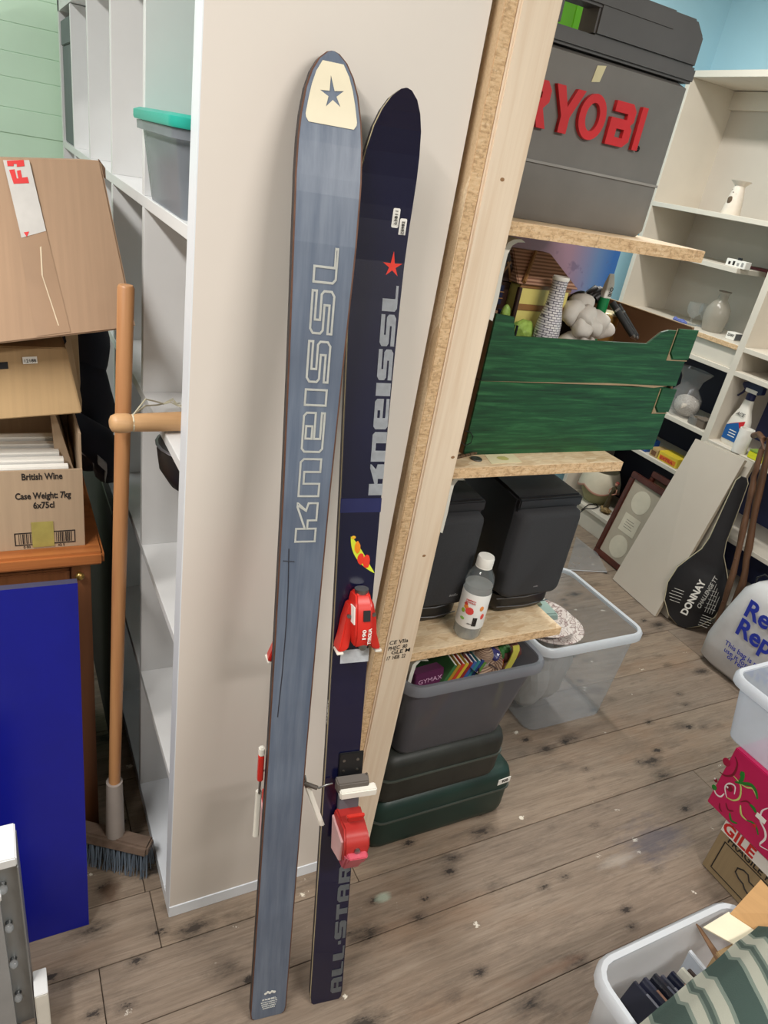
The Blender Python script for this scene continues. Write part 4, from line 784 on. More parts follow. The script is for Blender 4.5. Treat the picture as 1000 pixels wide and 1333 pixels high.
# ================================================================== left corner
# pine cabinet
cabw = wood('orange_pine', (176, 108, 58), (146, 84, 42), 0, .7, .4); cabd = wood('brown_pine', (122, 76, 46), (96, 58, 34), 2, .7, .45)
cb = thing('pine_cabinet', 'orange pine cabinet under the wine carton', 'cabinet', (-.15, 1.5, 0))
B().box(-.50, 1.285, .803, .153, 1.80, .833).obj('cabinet_top', cabw, cb, bevel=.006)
B().box(-.48, 1.31, 0.0, .128, 1.78, .802).obj('carcass', cabd, cb, bevel=.002)
dr = B().box(-.44, 1.303, .66, .090, 1.3095, .785).obj('drawer', cabd, cb, bevel=.002)
B().box(.092, 1.300, 0.0, .128, 1.3095, .802).obj('stile', cabd, cb, bevel=.002)
kq = ony(103, 740, 1.298)
B(FR((kq.x, 1.2995, kq.z-.012), (1, 0, 0), (0, 0, 1))).lathe([(0, 0), (.004, 0), (.004, .006), (.0085, .010), (.0085, .014), (.005, .0175), (0, .018)], n=16).obj('brass_knob', pm('brass', (176, 148, 84), .3, .9), cb, smooth=50)
# blue board leaning
bb = thing('blue_board', 'flat royal blue board leaning against the pine cabinet', 'board', (0, 1.1, 0))
a, b = onz(116, 1205, 0), onz(38, 1224, 0); a.y = b.y = 1.068; tp = 1.262; tz = .782
Pb = [(-.30, 1.068, 0.001), (a.x, 1.068, 0.001), (ony(101, 760, tp).x, tp, tz), (-.30, tp, tz+.002)]
B().prism(Pb, (0, .012, .003)).obj('board_core', pm('board_edge', (64, 64, 90), .6), bb)
B().prism([V(p)-V((0, .0012, -.0003)) for p in Pb], (0, .001, 0)).obj('board_face', pm('royal_blue_gloss', (12, 20, 128), .3, var=.06), bb)
# marquee light
mq = thing('marquee_light', 'white rimmed metal marquee light with clear bulbs beside the blue board', 'light', (-.15, .9, 0))
galv = pm('galvanised_metal', (150, 154, 156), .4, .6, .12, 12); clr = plastic('bulb_glass', (220, 224, 228), .25, .05)
B().box(-.30, .905, 0, -.041, .96, .478).obj('metal_tray', galv, mq); B().box(-.30, .89, .4785, -.040, .965, .499).obj('top_rim', white, mq, bevel=.002)
B().box(-.0408, .888, 0, -.0385, .965, .478).obj('side_rim', galv, mq); B().box(-.30, .893, 0, -.072, .9045, .40).obj('inner_tray', pm('galvanised_light', (176, 180, 184), .4, .5), mq); B().box(-.30, .888, .4005, -.069, .9045, .415).obj('inner_rim', white, mq, bevel=.002)
for x, y in ((4, 1157), (12, 1207), (18, 1254), (24, 1298), (27, 1340)):
    p = ony(x, y, .895)
    bl_ = B().lathe([(0, -.008), (.004, -.008), (.007, -.002), (.007, .004), (.004, .008), (0, .009)], (p.x, .893, p.z), 14).obj('bulb', clr, mq, smooth=60)
    B(FR((p.x, .9045, p.z), (1, 0, 0), (0, 0, 1))).lathe([(0, 0), (.006, 0), (.005, .006), (0, .006)], n=12).obj('bulb_socket', steel, bl_, smooth=40)
wb = thing('white_block', 'small white offcut block standing beside the marquee light', 'block', (-.03, .88, 0))
p = ony(30, 1292, .87); p2 = ony(62, 1285, .87); B().box(-.036, .86, 0, p2.x, .91, p2.z-.004).obj('block_body', whitep, wb, bevel=.002); B().box(-.036, .86, p2.z-.0038, p2.x, .91, p2.z).obj('block_top', white, wb, bevel=.001)
# broom
bw = wood('beech_handle', (190, 138, 92), (168, 112, 70), 2, .5, .45); hd = wood('worn_broom_block', (124, 104, 90), (96, 78, 66), 0, .6, .8)
br_ = thing('broom', 'wooden broom standing head down between cabinet and bookcase', 'broom', (.17, 1.24, 0))
pa, pb_ = V((.062, 1.268, 0)), V((.226, 1.158, 0)); dv = (pb_-pa).normalized(); nv = V((-dv.y, dv.x, 0))
ta_ = ony(149, 1022, 1.212); tb2 = ony(164, 371, 1.240)
B().tube([ta_, ta_.lerp(tb2, .5), tb2-V((0, 0, .004)), tb2], [.0125, .0135, .0135, .011], 14).obj('handle', bw, br_, smooth=50)
B().hexa([pa+nv*.024+V((0, 0, .075)), pb_+nv*.024+V((0, 0, .075)), pb_-nv*.024+V((0, 0, .075)), pa-nv*.024+V((0, 0, .075)), pa+nv*.018+V((0, 0, .108)), pb_+nv*.018+V((0, 0, .102)), pb_-nv*.018+V((0, 0, .102)), pa-nv*.018+V((0, 0, .108))]).obj('head_block', hd, br_, bevel=.005)
cm = pa.lerp(pb_, .5)+V((0, 0, .104)); B().tube([V((ta_.x, ta_.y, .102)), ta_+V((0, 0, .012))], [.022, .018], 12).obj('socket', pm('grey_white_socket', (160, 150, 144), .5), br_, smooth=50)
bm2 = B()
for i in range(15):
    for j in range(3):
        base = pa.lerp(pb_, (i+.5)/15)+nv*(.014*(j-1)); 
        for k in range(9):
            dx = random.uniform(-.006, .006); dy = random.uniform(-.004, .004); fl_ = 1.8
            p0 = base+dv*dx*.5+nv*dy*.5+V((0, 0, .078)); p1 = base+dv*dx*fl_+nv*(dy*fl_+(j-1)*.008)+V((0, 0, random.uniform(.001, .006)))
            bm2.tube([p0, p0.lerp(p1, .5), p1], .0009, 3, False)
bo = bm2.obj('bristles', pm('grey_blue_bristle', (112, 126, 142), .6), br_); bo['kind'] = 'stuff'
# rolling pin with string
pin_a, pin_b = onz(148, 552, 1.142), V((.345, 1.20, 1.140)); pin_a.z = 1.143
rp = thing('rolling_pin', 'slim wooden rolling pin tied with string on the bookcase shelf', 'rolling pin', pin_b); d3 = (pin_b-pin_a).normalized()
rpw = wood('pale_beech', (206, 164, 118), (186, 142, 98), 0, .6, .5)
B().tube([pin_a+d3*.030, pin_a+d3*.045, pin_a+d3*.15, pin_b], [.0145, .0155, .0175, .0175], 16).obj('barrel', rpw, rp, smooth=50)
B().tube([pin_a-d3*.006, pin_a-d3*.003, pin_a+d3*.004, pin_a+d3*.02, pin_a+d3*.026, pin_a+d3*.031], [.008, .0135, .0165, .0165, .0155, .0115], 16).obj('knob', rpw, rp, smooth=50)
strg = pm('cream_string', (206, 200, 176), .8)
g0 = pin_a+d3*.031; kn = onz(212, 528, 1.135)
B().tube([g0+V((0, .014*math.cos(t*math.pi/6), .014*math.sin(t*math.pi/6))) for t in range(13)], .0014, 6).obj('string', strg, rp)
for o_ in (.006, .018): B().tube([g0+V((0, 0, .013)), g0.lerp(kn, .4)+V((0, 0, .012+o_)), g0.lerp(kn, .8)+V((0, 0, .004+o_*.5)), kn+V((0, 0, .004))], .0014, 6).obj('string', strg, rp)
for i in range(3): B().tube([kn+V((0, 0, .003)), kn+V((.012+.004*i, .01*(i-1), .010)), kn+V((.026, .006*(i-1), .002)), kn+V((.034, .012*(i-1), .001))], .0013, 6).obj('string', strg, rp)
# teal lidded bin
tbx = thing('lidded_tub', 'clear plastic tub with teal lid on the bookcase shelf', 'tub', (.34, 1.23, 1.474))
def binl(i, z, r=.03): return rrect(.225-i*.014+.022, 1.10-i*.012, .47+i*.012, 1.375+i*.018, r, z)
B().loft([binl(.0, 1.4745), binl(.1, 1.482), binl(1.0, 1.588)], True, False).obj('tub_body', plastic('tub_grey_clear', (176, 182, 192), .58, .25), tbx, smooth=50)
B().loft([binl(1.05, 1.575), binl(1.45, 1.576), binl(1.5, 1.588), binl(1.1, 1.5885)], False, False).obj('tub_rim', plastic('tub_grey_clear', (176, 182, 192), .58, .25), tbx, smooth=50)
B().loft([binl(1.7, 1.589), binl(1.8, 1.592), binl(1.8, 1.602), binl(1.2, 1.606)]).obj('lid', pm('teal_lid', (42, 176, 158), .35), tbx, smooth=40)
B().blob((.36, 1.25, 1.52), (.07, .09, .044), .3, 30, 3).obj('contents', pm('grey_blue_contents', (112, 120, 140), .7), tbx)
# black dome under the shelf
dm = thing('shelf_dome', 'black dome fitted under a bookcase shelf', 'light', (.315, 1.15, 1.10))
dq = onx(248, 604, .300)
dc = (.315, 1.185, 0)
B().lathe([(0, 1.1025), (.082, 1.1025), (.084, 1.085), (.080, 1.055), (.062, 1.025), (.03, 1.010), (0, 1.007)], dc, 24).obj('dome', black, dm, smooth=50); B().lathe([(.0845, 1.1022), (.087, 1.1005), (.0845, 1.098)], dc, 24).obj('dome_rim', pm('dark_chrome', (120, 122, 128), .3, .7), dm, smooth=50)
# grey files in the end bay
for i, (y0, lb) in enumerate(((2.60, 'grey document box in the end bay of the bookcase'), )):
    t = thing('document_box', lb, 'box', (.40, 2.7, 1.474)); gm = pm('grey_file_card', (104, 112, 114), .7)
    B().box(.249, 2.562, 1.4745, .55, 2.85, 1.735).obj('box_body', gm, t, bevel=.002); B().box(.246, 2.560, 1.7355, .555, 2.853, 1.80).obj('box_lid', gm, t, bevel=.002)
# cartons on the cabinet
wc = thing('wine_carton', 'open brown British Wine carton full of papers on the cabinet', 'carton', (0, 1.4, .833))
wx0, wx1, wy0, wy1, wz0, wz1 = -.175, .121, 1.318, 1.56, .8335, .998
B().box(wx0, wy0, wz0, wx1, wy0+.004, wz1).obj('front_panel', card3, wc); B().box(wx1-.004, wy0+.0042, wz0, wx1, wy1, wz1+.07).obj('side_panel', card3, wc); B().box(wx0, wy0+.0042, wz0, wx0+.004, wy1, wz1+.09).obj('side_panel', card3, wc)
B().box(wx0+.0042, wy1-.004, wz0, wx1-.0042, wy1, 1.098).obj('back_panel', card3, wc); B().box(wx0+.0042, wy0+.0042, wz0, wx1-.0042, wy1-.0042, wz0+.004).obj('base', card3, wc)
B().hexa([(.080, wy0+.06, wz1-.03), (.112, wy0+.05, wz1-.03), (.114, wy1-.005, wz1-.03), (.086, wy1-.005, wz1-.03), (.076, wy0+.08, 1.094), (.080, wy0+.08, 1.094), (.082, wy1-.005, 1.097), (.078, wy1-.005, 1.097)]).obj('flap', card3, wc)
for s_, zz, hh in (('British Wine', .980, .0135), ('Case Weight: 7kg', .941, .0135), ('6x75cl', .921, .0135)): text(s_, FR((.052, wy0-.0004, zz), (1, 0, 0), (0, 0, 1)), hh*1.35, ink, wc, bold=.025, align='CENTER', width={'B': .068, 'C': .094, '6': .036}[s_[0]])
for (xa, xb) in ((.005, .034), (.070, .099)):
    for k in range(9): B().box(xa+k*(xb-xa)/9, wy0-.0006, .846, xa+k*(xb-xa)/9+random.choice((.0009, .0016, .0022)), wy0-.0001, .867).obj('barcode_bar', ink, wc)
for z in (.8425, .868): B().box(-.002, wy0-.0006, z, .104, wy0-.0001, z+.0022).obj('barcode_frame', ink, wc)
for x in (-.002, .102): B().box(x, wy0-.0006, .8447, x+.002, wy0-.0001, .868).obj('barcode_frame', ink, wc)
text('0 00', FR((.012, wy0-.0004, .8365), (1, 0, 0), (0, 0, 1)), .007, ink, wc); text('42 5', FR((.072, wy0-.0004, .8365), (1, 0, 0), (0, 0, 1)), .007, ink, wc)
B().box(.028, wy0-.0018, .838, .066, wy0-.0008, .892).obj('parcel_tape', pm('olive_tape', (164, 152, 84), .4, var=.15, scale=40), wc)
for i in range(7):
    t = thing('paper_sheaf', ('thin white paper sheaf against the front wall of the wine carton' if i == 0 else 'white paper sheaf behind the front one in the wine carton'), 'papers', (.03, 1.33+.018*i, .84), 'papers in the wine carton'); zt = 1.000+.004*(i % 3)+.0022*i
    B().box(-.13+.004*(i % 2), 1.328+.02*i, .838, .098-.006*(i % 3), 1.343+.02*i, zt).obj('sheets', paper, t); B().box(-.13+.004*(i % 2), 1.3265+.02*i, .838, .098-.006*(i % 3), 1.3278+.02*i, zt-.003).obj('cover_sheet', pm('grey_sheet', (206, 204, 200), .8), t)
c2 = thing('tan_carton', 'tan carton with hand hole and small white sticker', 'carton', (0, 1.4, 1.1))
A = [ony(-60, 551, 1.318), ony(107, 538, 1.318), ony(86, 453, 1.372), ony(-60, 449, 1.372)]
B().prism(A, (0, .26, .004)).obj('carton_body', card2, c2, bevel=.002)
B().prism([A[1]+V((-.001, .006, .003)), A[1]+V((.004, .05, .003)), A[2]+V((.012, .07, .002)), A[2]+V((-.001, .012, .002))], (.002, .01, 0)).obj('flap', card2, c2)
B().prism([A[1]+V((.002, .07, .004)), A[1]+V((.010, .13, .012)), A[2]+V((.032, .14, -.002)), A[2]+V((.006, .09, .0))], (.002, .01, 0)).obj('flap', card2, c2)
def onA(x, y, lift=.0008):
    n = (A[1]-A[0]).cross(A[3]-A[0]).normalized(); d = ray(x, y); return CAMO+d*(n.dot(A[0]-CAMO)/n.dot(d))+n*lift
nA = (A[1]-A[0]).cross(A[3]-A[0]).normalized()
for nm, pts, m_ in (('hand_hole', ((-20, 473), (10, 471), (11, 480), (-20, 482)), blackm), ('sticker', ((29, 465), (48, 464), (49, 473), (30, 474)), paper)):
    B().prism([onA(*p, .0004 if (nA.y < 0) else -.0012) for p in pts], nA*.0006*(1 if nA.y < 0 else -1)).obj(nm, m_, c2)
oA = onA(31, 472, .0012); text('12188', FR(oA+V((0, -.0012, 0)), A[1]-A[0], A[3]-A[0]), .008, ink, c2)
c3 = thing('large_carton', 'large brown carton with torn red FRAGILE tape on top', 'carton', (0, 1.4, 1.24))
Q = [ony(-90, 458, 1.30), ony(177, 427, 1.30), ony(131, 209, 1.44), ony(-90, 203, 1.44)]
B().prism(Q, (0.0, .30, -.02)).obj('carton_body', card, c3, bevel=.003)
nQ = (Q[1]-Q[0]).cross(Q[3]-Q[0]).normalized(); nQ = nQ if nQ.y < 0 else -nQ
def onQ(x, y, lift=.001): d = ray(x, y); return CAMO+d*(nQ.dot(Q[0]-CAMO)/nQ.dot(d))+nQ*lift
def patch(name, pts, m_, lift, th=.0004): B().prism([onQ(*p, lift) for p in pts], nQ*th).obj(name, m_, c3)
tapem = pm('silvery_tape', (196, 192, 188), .25, var=.08, scale=30); rd = pm('tape_red', (206, 34, 34), .4)
patch('clear_strip', ((4, 209), (38, 209), (92, 432), (48, 438)), pm('brown_tape_strip', (156, 126, 100), .3), .0006)
patch('parcel_tape', ((4, 209), (38, 209), (60, 301), (28, 310)), tapem, .0012)
patch('letter', ((9, 210), (31, 209), (32, 217), (22, 218), (22, 214), (18, 214), (18, 217), (10, 217)), rd, .0018); patch('letter', ((12, 222), (19, 221), (22, 233), (24, 233), (22, 223), (27, 222), (29, 232), (36, 231), (38, 239), (18, 240)), rd, .0018); patch('letter', ((31, 303), (38, 302), (35, 309)), rd, .0018)
patch('crease_glint', ((52, 322), (54, 321), (56, 360), (77, 424), (75.5, 424), (54, 358)), pm('tape_glint', (214, 196, 170), .2), .0012)  # pale strip paints a glint along the tape crease
B().prism([Q[2]+V((-.002, 0, .001)), Q[2]+V((.010, .02, -.012)), Q[2]+V((.012, .03, -.03)), Q[2]+V((.001, .002, -.012))], (0, .02, 0)).obj('torn_flap', card_dark, c3)
# navy jacket
jk = thing('navy_jacket', 'dark navy jacket with grey reflective bands heaped behind the cartons', 'jacket', (.15, 1.66, .834))
navyc = pm('navy_cloth', (16, 18, 34), .85, var=.3, scale=12)
B().blob((.160, 1.69, .98), (.072, .09, .145), .18, 12, 4, 3).obj('body', navyc, jk, smooth=80); B().blob((.158, 1.72, 1.13), (.066, .08, .12), .25, 12, 4, 5).obj('shoulder', navyc, jk, smooth=80)
B().tube([(.13, 1.60, .98), (.175, 1.565, .95), (.205, 1.57, .90), (.20, 1.6, .86)], [.03, .04, .04, .03], 12).obj('sleeve', navyc, jk, smooth=80)
rf = pm('reflective_grey', (150, 150, 152), .5)
for pts in (((.118, 1.575, .936), (.140, 1.556, .938), (.162, 1.548, .925), (.166, 1.545, .905)), ((.172, 1.524, .925), (.190, 1.522, .905), (.186, 1.522, .88))): B().loft([[V(p)+V((0, -.001, -.010)), V(p)+V((0, -.001, .010)), V(p)+V((0, .012, .010)), V(p)+V((0, .012, -.010))] for p in pts]).obj('reflective_band', rf, jk)

# ================================================================== right hand unit contents
UXi = 2.85
ob = thing('oil_burner', 'white pottery oil burner with leaf cut-out on the upper shelf', 'oil burner', (UXi, 2.36, 1.63))
ceram = pm('white_speckle_glaze', (224, 214, 200), .35, var=.06, scale=60)
B().lathe([(0, 0), (.040, 0), (.041, .004), (.030, .075), (.022, .112), (.040, .128), (.042, .131), (.036, .130), (.02, .116), (0, .114)], (UXi, 2.36, 1.6302), 24).obj('burner_body', ceram, ob, smooth=40)
B(FR((UXi-.0335, 2.362, 1.685), (0, -1, 0), (.1, 0, 1))).blob((0, 0, 0), (.012, .015, .004), .4, 60, 2).obj('cut_out', pm('burner_hollow', (96, 78, 60), .8), ob)
for dy, dz in ((.018, .66), (-.016, .662), (.0, .715), (.012, .725), (-.014, .71)): B().blob((UXi-.034+abs(dy)*.4+(dz-.66)*.12, 2.36+dy, 1+dz), .0026, 0).obj('pierced_dot', pm('burner_hollow', (96, 78, 60), .8), ob)
db = thing('domino_box', 'white box with black symbols on the short middle shelf', 'box', (2.79, 2.27, 1.438))
q = onx(955, 347, 2.785); B().box(2.785, q.y-.055, 1.4385, 2.82, q.y+.045, 1.468).obj('box_body', paper, db, bevel=.001)
for k in range(4): B().box(2.7842, q.y-.045+.022*k, 1.446, 2.7848, q.y-.034+.022*k, 1.462-.004*(k % 2)).obj('symbol', ink if k > 1 else pm('grey_symbol', (150, 148, 144), .6), db)
B().box(2.79, q.y-.02, 1.4685, 2.80, q.y-.004, 1.478).obj('black_clip', blackm, db)
glass = plastic('thin_glass', (226, 226, 220), .16, .05, .08)
q = V((UXi+.03, 2.262, 1.1555)); vv = thing('glass_vase', 'squat frosted glass vase with narrow neck on the chipboard shelf', 'vase', q)
B().lathe([(0, 0), (.040, 0), (.045, .01), (.055, .06), (.052, .10), (.036, .125), (.022, .14), (.021, .165), (.027, .172)], q, 24, False).obj('vase_body', plastic('frosted_glass', (206, 198, 184), .6, .2), vv, smooth=60); B().lathe([(.027, .172), (.029, .174), (.027, .176), (.025, .174)], q, 24, False).obj('vase_rim', plastic('frosted_rim', (150, 140, 128), .8, .2), vv, smooth=60)
for i, (dy, dx) in enumerate(((2.372, .01), (2.345, .06))):
    q = V((UXi+dx, dy, 1.1555)); t = thing('wine_glass', ('stemmed glass beside the blue cloth scrap', 'stemmed glass behind the glass nearest the vase')[i], 'glass', q, 'glasses on the chipboard shelf')
    B().lathe([(.028, .001), (.027, .004), (.005, .007), (.004, .03), (.012, .037), (.03, .055), (.035, .075), (.032, .10)], q, 20, False).obj('glass_bowl', glass, t, smooth=60); B().lathe([(0, 0), (.029, 0), (.029, .0015), (0, .002)], q, 20).obj('glass_foot', glass, t)
bs = thing('blue_scrap', 'crumpled blue cloth scrap in front of the stemmed glasses', 'cloth', (2.80, 2.38, 1.156)); q = onx(887, 413, 2.80)
for i in range(4): B().blob((2.80, q.y+.018*(i-1.5), 1.166+.003*(i % 2)), (.014, .014, .0095), .5, 70, 3, i).obj('fold', pm('blue_cloth', (96, 108, 170), .8), bs)
lb = thing('price_box', 'tiny white lettered box near the shelf upright', 'box', (UXi, 2.11, 1.156)); q = onx(958, 428, UXi)
B().box(UXi-.02, q.y-.026, 1.1555, UXi+.03, q.y+.02, 1.186).obj('box_body', paper, lb, bevel=.001); text('ZARF', FR((UXi-.0206, q.y+.014, 1.170), (0, -1, 0), (0, 0, 1)), .014, ink, lb, bold=.02); B().box(UXi-.019, q.y-.0268, 1.158, UXi+.028, q.y-.0262, 1.184).obj('dark_end', greyp, lb)
# bag of pale beads, tape and tin on lower shelf
bg = thing('bead_bag', 'clear plastic bag of pale beads on the low shelf', 'bag', (UXi, 2.27, .765)); q = onx(897, 520, UXi)
B().blob((UXi, q.y, .815), (.05, .062, .05), .25, 25, 3, 2).obj('beads', pm('pearl_beads', (206, 196, 184), .5, var=.35, scale=160, bump=.6), bg, smooth=80)
B().loft([[(UXi+wx*math.cos(2*math.pi*k/14)*(1+.12*math.sin(3*k)), q.y+.02+wy*math.sin(2*math.pi*k/14)*(1+.1*math.cos(5*k)), z) for k in range(14)] for wx, wy, z in ((.058, .075, .766), (.065, .085, .80), (.056, .085, .86), (.026, .05, .90), (.022, .06, .94), (.03, .10, .985))], False, False).obj('bag_film', plastic('bag_film', (190, 186, 184), .3, .1, .3), bg, smooth=70)
tp_ = thing('tape_roll', 'clear roll of packing tape in plastic beside the bead bag', 'tape', (UXi, 2.17, .765)); q = onx(908, 535, UXi-.03)
B().lathe([(.032, 0), (.05, 0), (.05, .03), (.032, .03), (.032, 0)], (UXi-.015, q.y-.02, .7655), 24, False).obj('roll', plastic('tape_clear', (170, 166, 160), .55, .1), tp_, smooth=40); B().lathe([(.029, 0), (.0315, 0), (.0315, .03), (.029, .03), (.029, 0)], (UXi-.015, q.y-.02, .7655), 24, False).obj('roll_core', pm('tan_core', (150, 140, 124), .8), tp_, smooth=40)
sp_ = thing('taupe_box', 'small taupe box at the end of the low shelf', 'box', (2.8, 2.07, .765)); B().box(2.79, 2.045, .7655, 2.85, 2.095, .80).obj('box_body', pm('taupe_card', (104, 92, 80), .7), sp_, bevel=.002); B().box(2.7885, 2.043, .8002, 2.852, 2.097, .806).obj('box_lid', pm('taupe_lid', (118, 106, 94), .7), sp_, bevel=.001)
for i, (y0, y1, nm, c_, lbl) in enumerate(((2.30, 2.40, 'blue_packet', (40, 84, 160), 'blue packet at the back of the lowest open shelf'), (2.10, 2.22, 'yellow_packet', (226, 200, 60), 'yellow printed packet on the low shelf edge'), (2.225, 2.275, 'tan_packet', (190, 160, 110), 'tan packet between blue and yellow packets'))):
    t = thing(nm, lbl, 'packet', (2.82, (y0+y1)/2, .545)); B().box(2.785, y0, .5455, 2.87, y1, .5455+(.055, .045, .04)[i]).obj('packet_body', pm(nm+'_card', c_, .4), t, bevel=.002)
    B().box(2.784, y0+.01, .552, 2.7848, y1-.01, .575).obj('print_band', pm(nm+'_print', ((214, 60, 50), (226, 130, 40), (120, 80, 50))[i], .5), t)
    if i == 1: text('EXTRA', FR((2.7832, y1-.015, .556), (0, -1, 0), (0, 0, 1)), .02, redl, t, bold=.02, width=.08)
# right bay: spray bottle, tube, yellow sponge
q = V((2.84, 1.915, .7455)); sb = thing('spray_bottle', 'white trigger spray bottle with navy head and blue label', 'bottle', q)
B().loft([[V((q.x+p.x, q.y+p.y, z)) for p in rrect(-a, -b_, a, b_, min(a, b_)*.8)] for z, a, b_ in ((q.z, .024, .046), (q.z+.01, .027, .052), (q.z+.08, .027, .053), (q.z+.12, .024, .044), (q.z+.165, .017, .026), (q.z+.205, .014, .020))]).obj('bottle_body', whitep, sb, smooth=50)
B().lathe([(0, .206), (.019, .206), (.019, .23), (.013, .236), (0, .236)], q, 18).obj('collar', pm('navy_plastic', (26, 30, 72), .4), sb, smooth=40)
B().loft([[V((q.x-.013, y, z0)), V((q.x+.013, y, z0)), V((q.x+.011, y, z1_)), V((q.x-.011, y, z1_))] for y, z0, z1_ in ((q.y+.055, q.z+.258, q.z+.270), (q.y+.03, q.z+.238, q.z+.278), (q.y-.03, q.z+.236, q.z+.280), (q.y-.05, q.z+.244, q.z+.272))]).obj('spray_head', pm('navy_plastic', (26, 30, 72), .4), sb, bevel=.002)
B().box(q.x-.0145, q.y-.03, q.z+.236, q.x+.0145, q.y+.03, q.z+.252).obj('head_trim', paper, sb, bevel=.002)
B().tube([(q.x, q.y+.035, q.z+.245), (q.x, q.y+.045, q.z+.225), (q.x, q.y+.062, q.z+.205)], [.006, .005, .004], 8).obj('trigger', pm('navy_plastic', (26, 30, 72), .4), sb, smooth=50)
shape([[(-.040, .0), (.030, .0), (.034, .05), (.012, .085), (-.040, .06)]], FR((q.x-.0285, q.y+.0, q.z+.022), (0, -1, 0), (.0, 0, 1)), pm('label_blue', (24, 90, 160), .4), sb, 'label', .0006)
shape([[(-.034, .066), (.036, .062), (.036, .100)]], FR((q.x-.0285, q.y-.002, q.z+.022), (0, -1, 0), (.04, 0, 1)), redl, sb, 'label_flash', .0006)
for k in range(3): B().box(q.x-.0296, q.y-.02, q.z+.040+.012*k, q.x-.0290, q.y+.016, q.z+.044+.012*k).obj('label_line', paper, sb)
text('ACE', FR((q.x-.026, q.y+.02, q.z+.135), (0, -1, 0), (.2, 0, 1)), .022, ink, sb, shear=.3)
q = V((2.79, 1.835, .7455)); pr_ = thing('white_tube', 'plain white cardboard tube standing beside the spray bottle', 'tube', q)
B().lathe([(.026, 0), (.030, 0), (.030, .105), (.026, .105), (.026, 0)], q, 22, False).obj('tube_wall', paper, pr_, smooth=40); B().lathe([(0, .0), (.0258, .0), (.0258, .09), (0, .09)], q, 18).obj('tube_core', pm('tan_core', (150, 140, 124), .8), pr_, smooth=40)
yb2 = thing('yellow_sponge', 'yellow sponge pad beside the walking sticks', 'sponge', (2.79, 1.74, .745)); B().box(2.78, 1.71, .7455, 2.83, 1.785, .775).obj('sponge_body', pm('sponge_yellow', (214, 216, 40), .9, bump=.3), yb2, bevel=.003); B().box(2.78, 1.71, .7753, 2.83, 1.785, .782).obj('scourer', pm('scourer_green', (120, 150, 60), .9), yb2, bevel=.002)
# lamp shade and figurine on bottom shelf
q = V((2.885, 2.60, .1255)); ls = thing('lamp_shade', 'cream scalloped lamp shade with braid on the bottom shelf', 'lamp shade', q)
def ring_(r, z, am=0.0, n=48): return [q+V((r*math.cos(2*math.pi*k/n), r*math.sin(2*math.pi*k/n), z+am*abs(math.sin(4*math.pi*k/n*1.0)))) for k in range(n)]
shadem = pm('cream_shade_cloth', (206, 196, 174), .8, var=.08)
B().loft([ring_(.115, .105, -.028), ring_(.108, .13), ring_(.085, .185), ring_(.08, .188)], False, False).obj('shade', shadem, ls, smooth=60)
B().loft([ring_(.117, .110, -.028), ring_(.119, .105, -.028), ring_(.117, .099, -.028)], False, False).obj('braid', pm('pink_braid', (184, 136, 116), .8), ls, smooth=60)
B().loft([ring_(.060, .0), ring_(.085, .05), ring_(.106, .10)], True, False).obj('shade_lining', pm('olive_lining', (164, 158, 118), .8), ls, smooth=60)
q = onx(787, 668, 2.83); q = V((2.83, q.y, .1255)); fg = thing('figurine', 'small bronze lady figurine in front of the lamp shade', 'figurine', q)
brz = pm('bronze', (92, 78, 56), .4, .5, .2, 60)
B().blob(q+V((0, 0, .018)), (.026, .030, .018), .5, 60, 3).obj('rock_base', pm('gold_brown', (150, 124, 84), .5, .2, .35, 60), fg)
B().loft([[q+V((r*math.cos(2*math.pi*k/12)+.0, r*1.1*math.sin(2*math.pi*k/12)+dy, z)) for k in range(12)] for r, z, dy in ((.016, .03, .004), (.013, .07, .0), (.010, .10, -.004), (.014, .115, -.006), (.010, .130, -.008), (.015, .150, -.012), (.006, .160, -.013), (.005, .165, -.014))]).obj('body', brz, fg, smooth=60)
B().blob(q+V((0, -.016, .175)), (.0095, .0095, .012), .1, 60, 3).obj('head', pm('flesh_glaze', (196, 140, 116), .4), fg, smooth=60); B().blob(q+V((.002, -.016, .182)), (.011, .011, .008), .2, 60, 2).obj('hair', pm('red_hair', (140, 60, 50), .6), fg)
for s_ in (-1, 1): B().tube([q+V((0, -.012+.014*s_, .150)), q+V((-.006, -.012+.026*s_, .130)), q+V((-.012, -.006+.012*s_, .116))], [.004, .0035, .003], 8).obj('arm', pm('flesh_glaze', (196, 140, 116), .4), fg, smooth=60)
cbk = thing('black_cable', 'black cable looped on the bottom shelf below the lamp shade', 'cable', (2.8, 2.55, .126)); pp = [onz(x, y, .130) for x, y in ((757, 664), (766, 657), (776, 656), (779, 660), (772, 662), (762, 662), (754, 668))]; B().tube(pp, .0028, 6).obj('cable_loop', black, cbk, smooth=60); B().tube([pp[-1], pp[-1]+V((.0, .04, 0))], .005, 8).obj('plug', black, cbk)
# framed picture
A0, A1, A2 = V((2.655, 2.285, .002)), V((2.640, 2.03, .002)), V((2.735, 2.285, .455)); ux, uy = (A1-A0).normalized(), (A2-A0).normalized(); Mf = FR(A0, A1-A0, A2-A0); Wf, Hf = (A1-A0).length, (A2-A0).length
fp = thing('picture_frame', 'mahogany picture frame with two oval cream mounts', 'picture', M=Mf); mah = wood('mahogany', (88, 40, 27), (64, 26, 18), 1, .6, .35)
for nm, a in (('frame_rail', (0, 0, Wf, .03)), ('frame_rail', (0, Hf-.03, Wf, Hf)), ('frame_rail', (0, .03, .03, Hf-.03)), ('frame_rail', (Wf-.03, .03, Wf, Hf-.03))): B(Mf).box(a[0], a[1], -.008, a[2], a[3], .010).obj(nm, mah, fp, bevel=.003)
B(Mf).box(.03, .03, -.006, Wf-.03, Hf-.03, .001).obj('mount', pm('taupe_mount', (178, 166, 148), .8), fp)
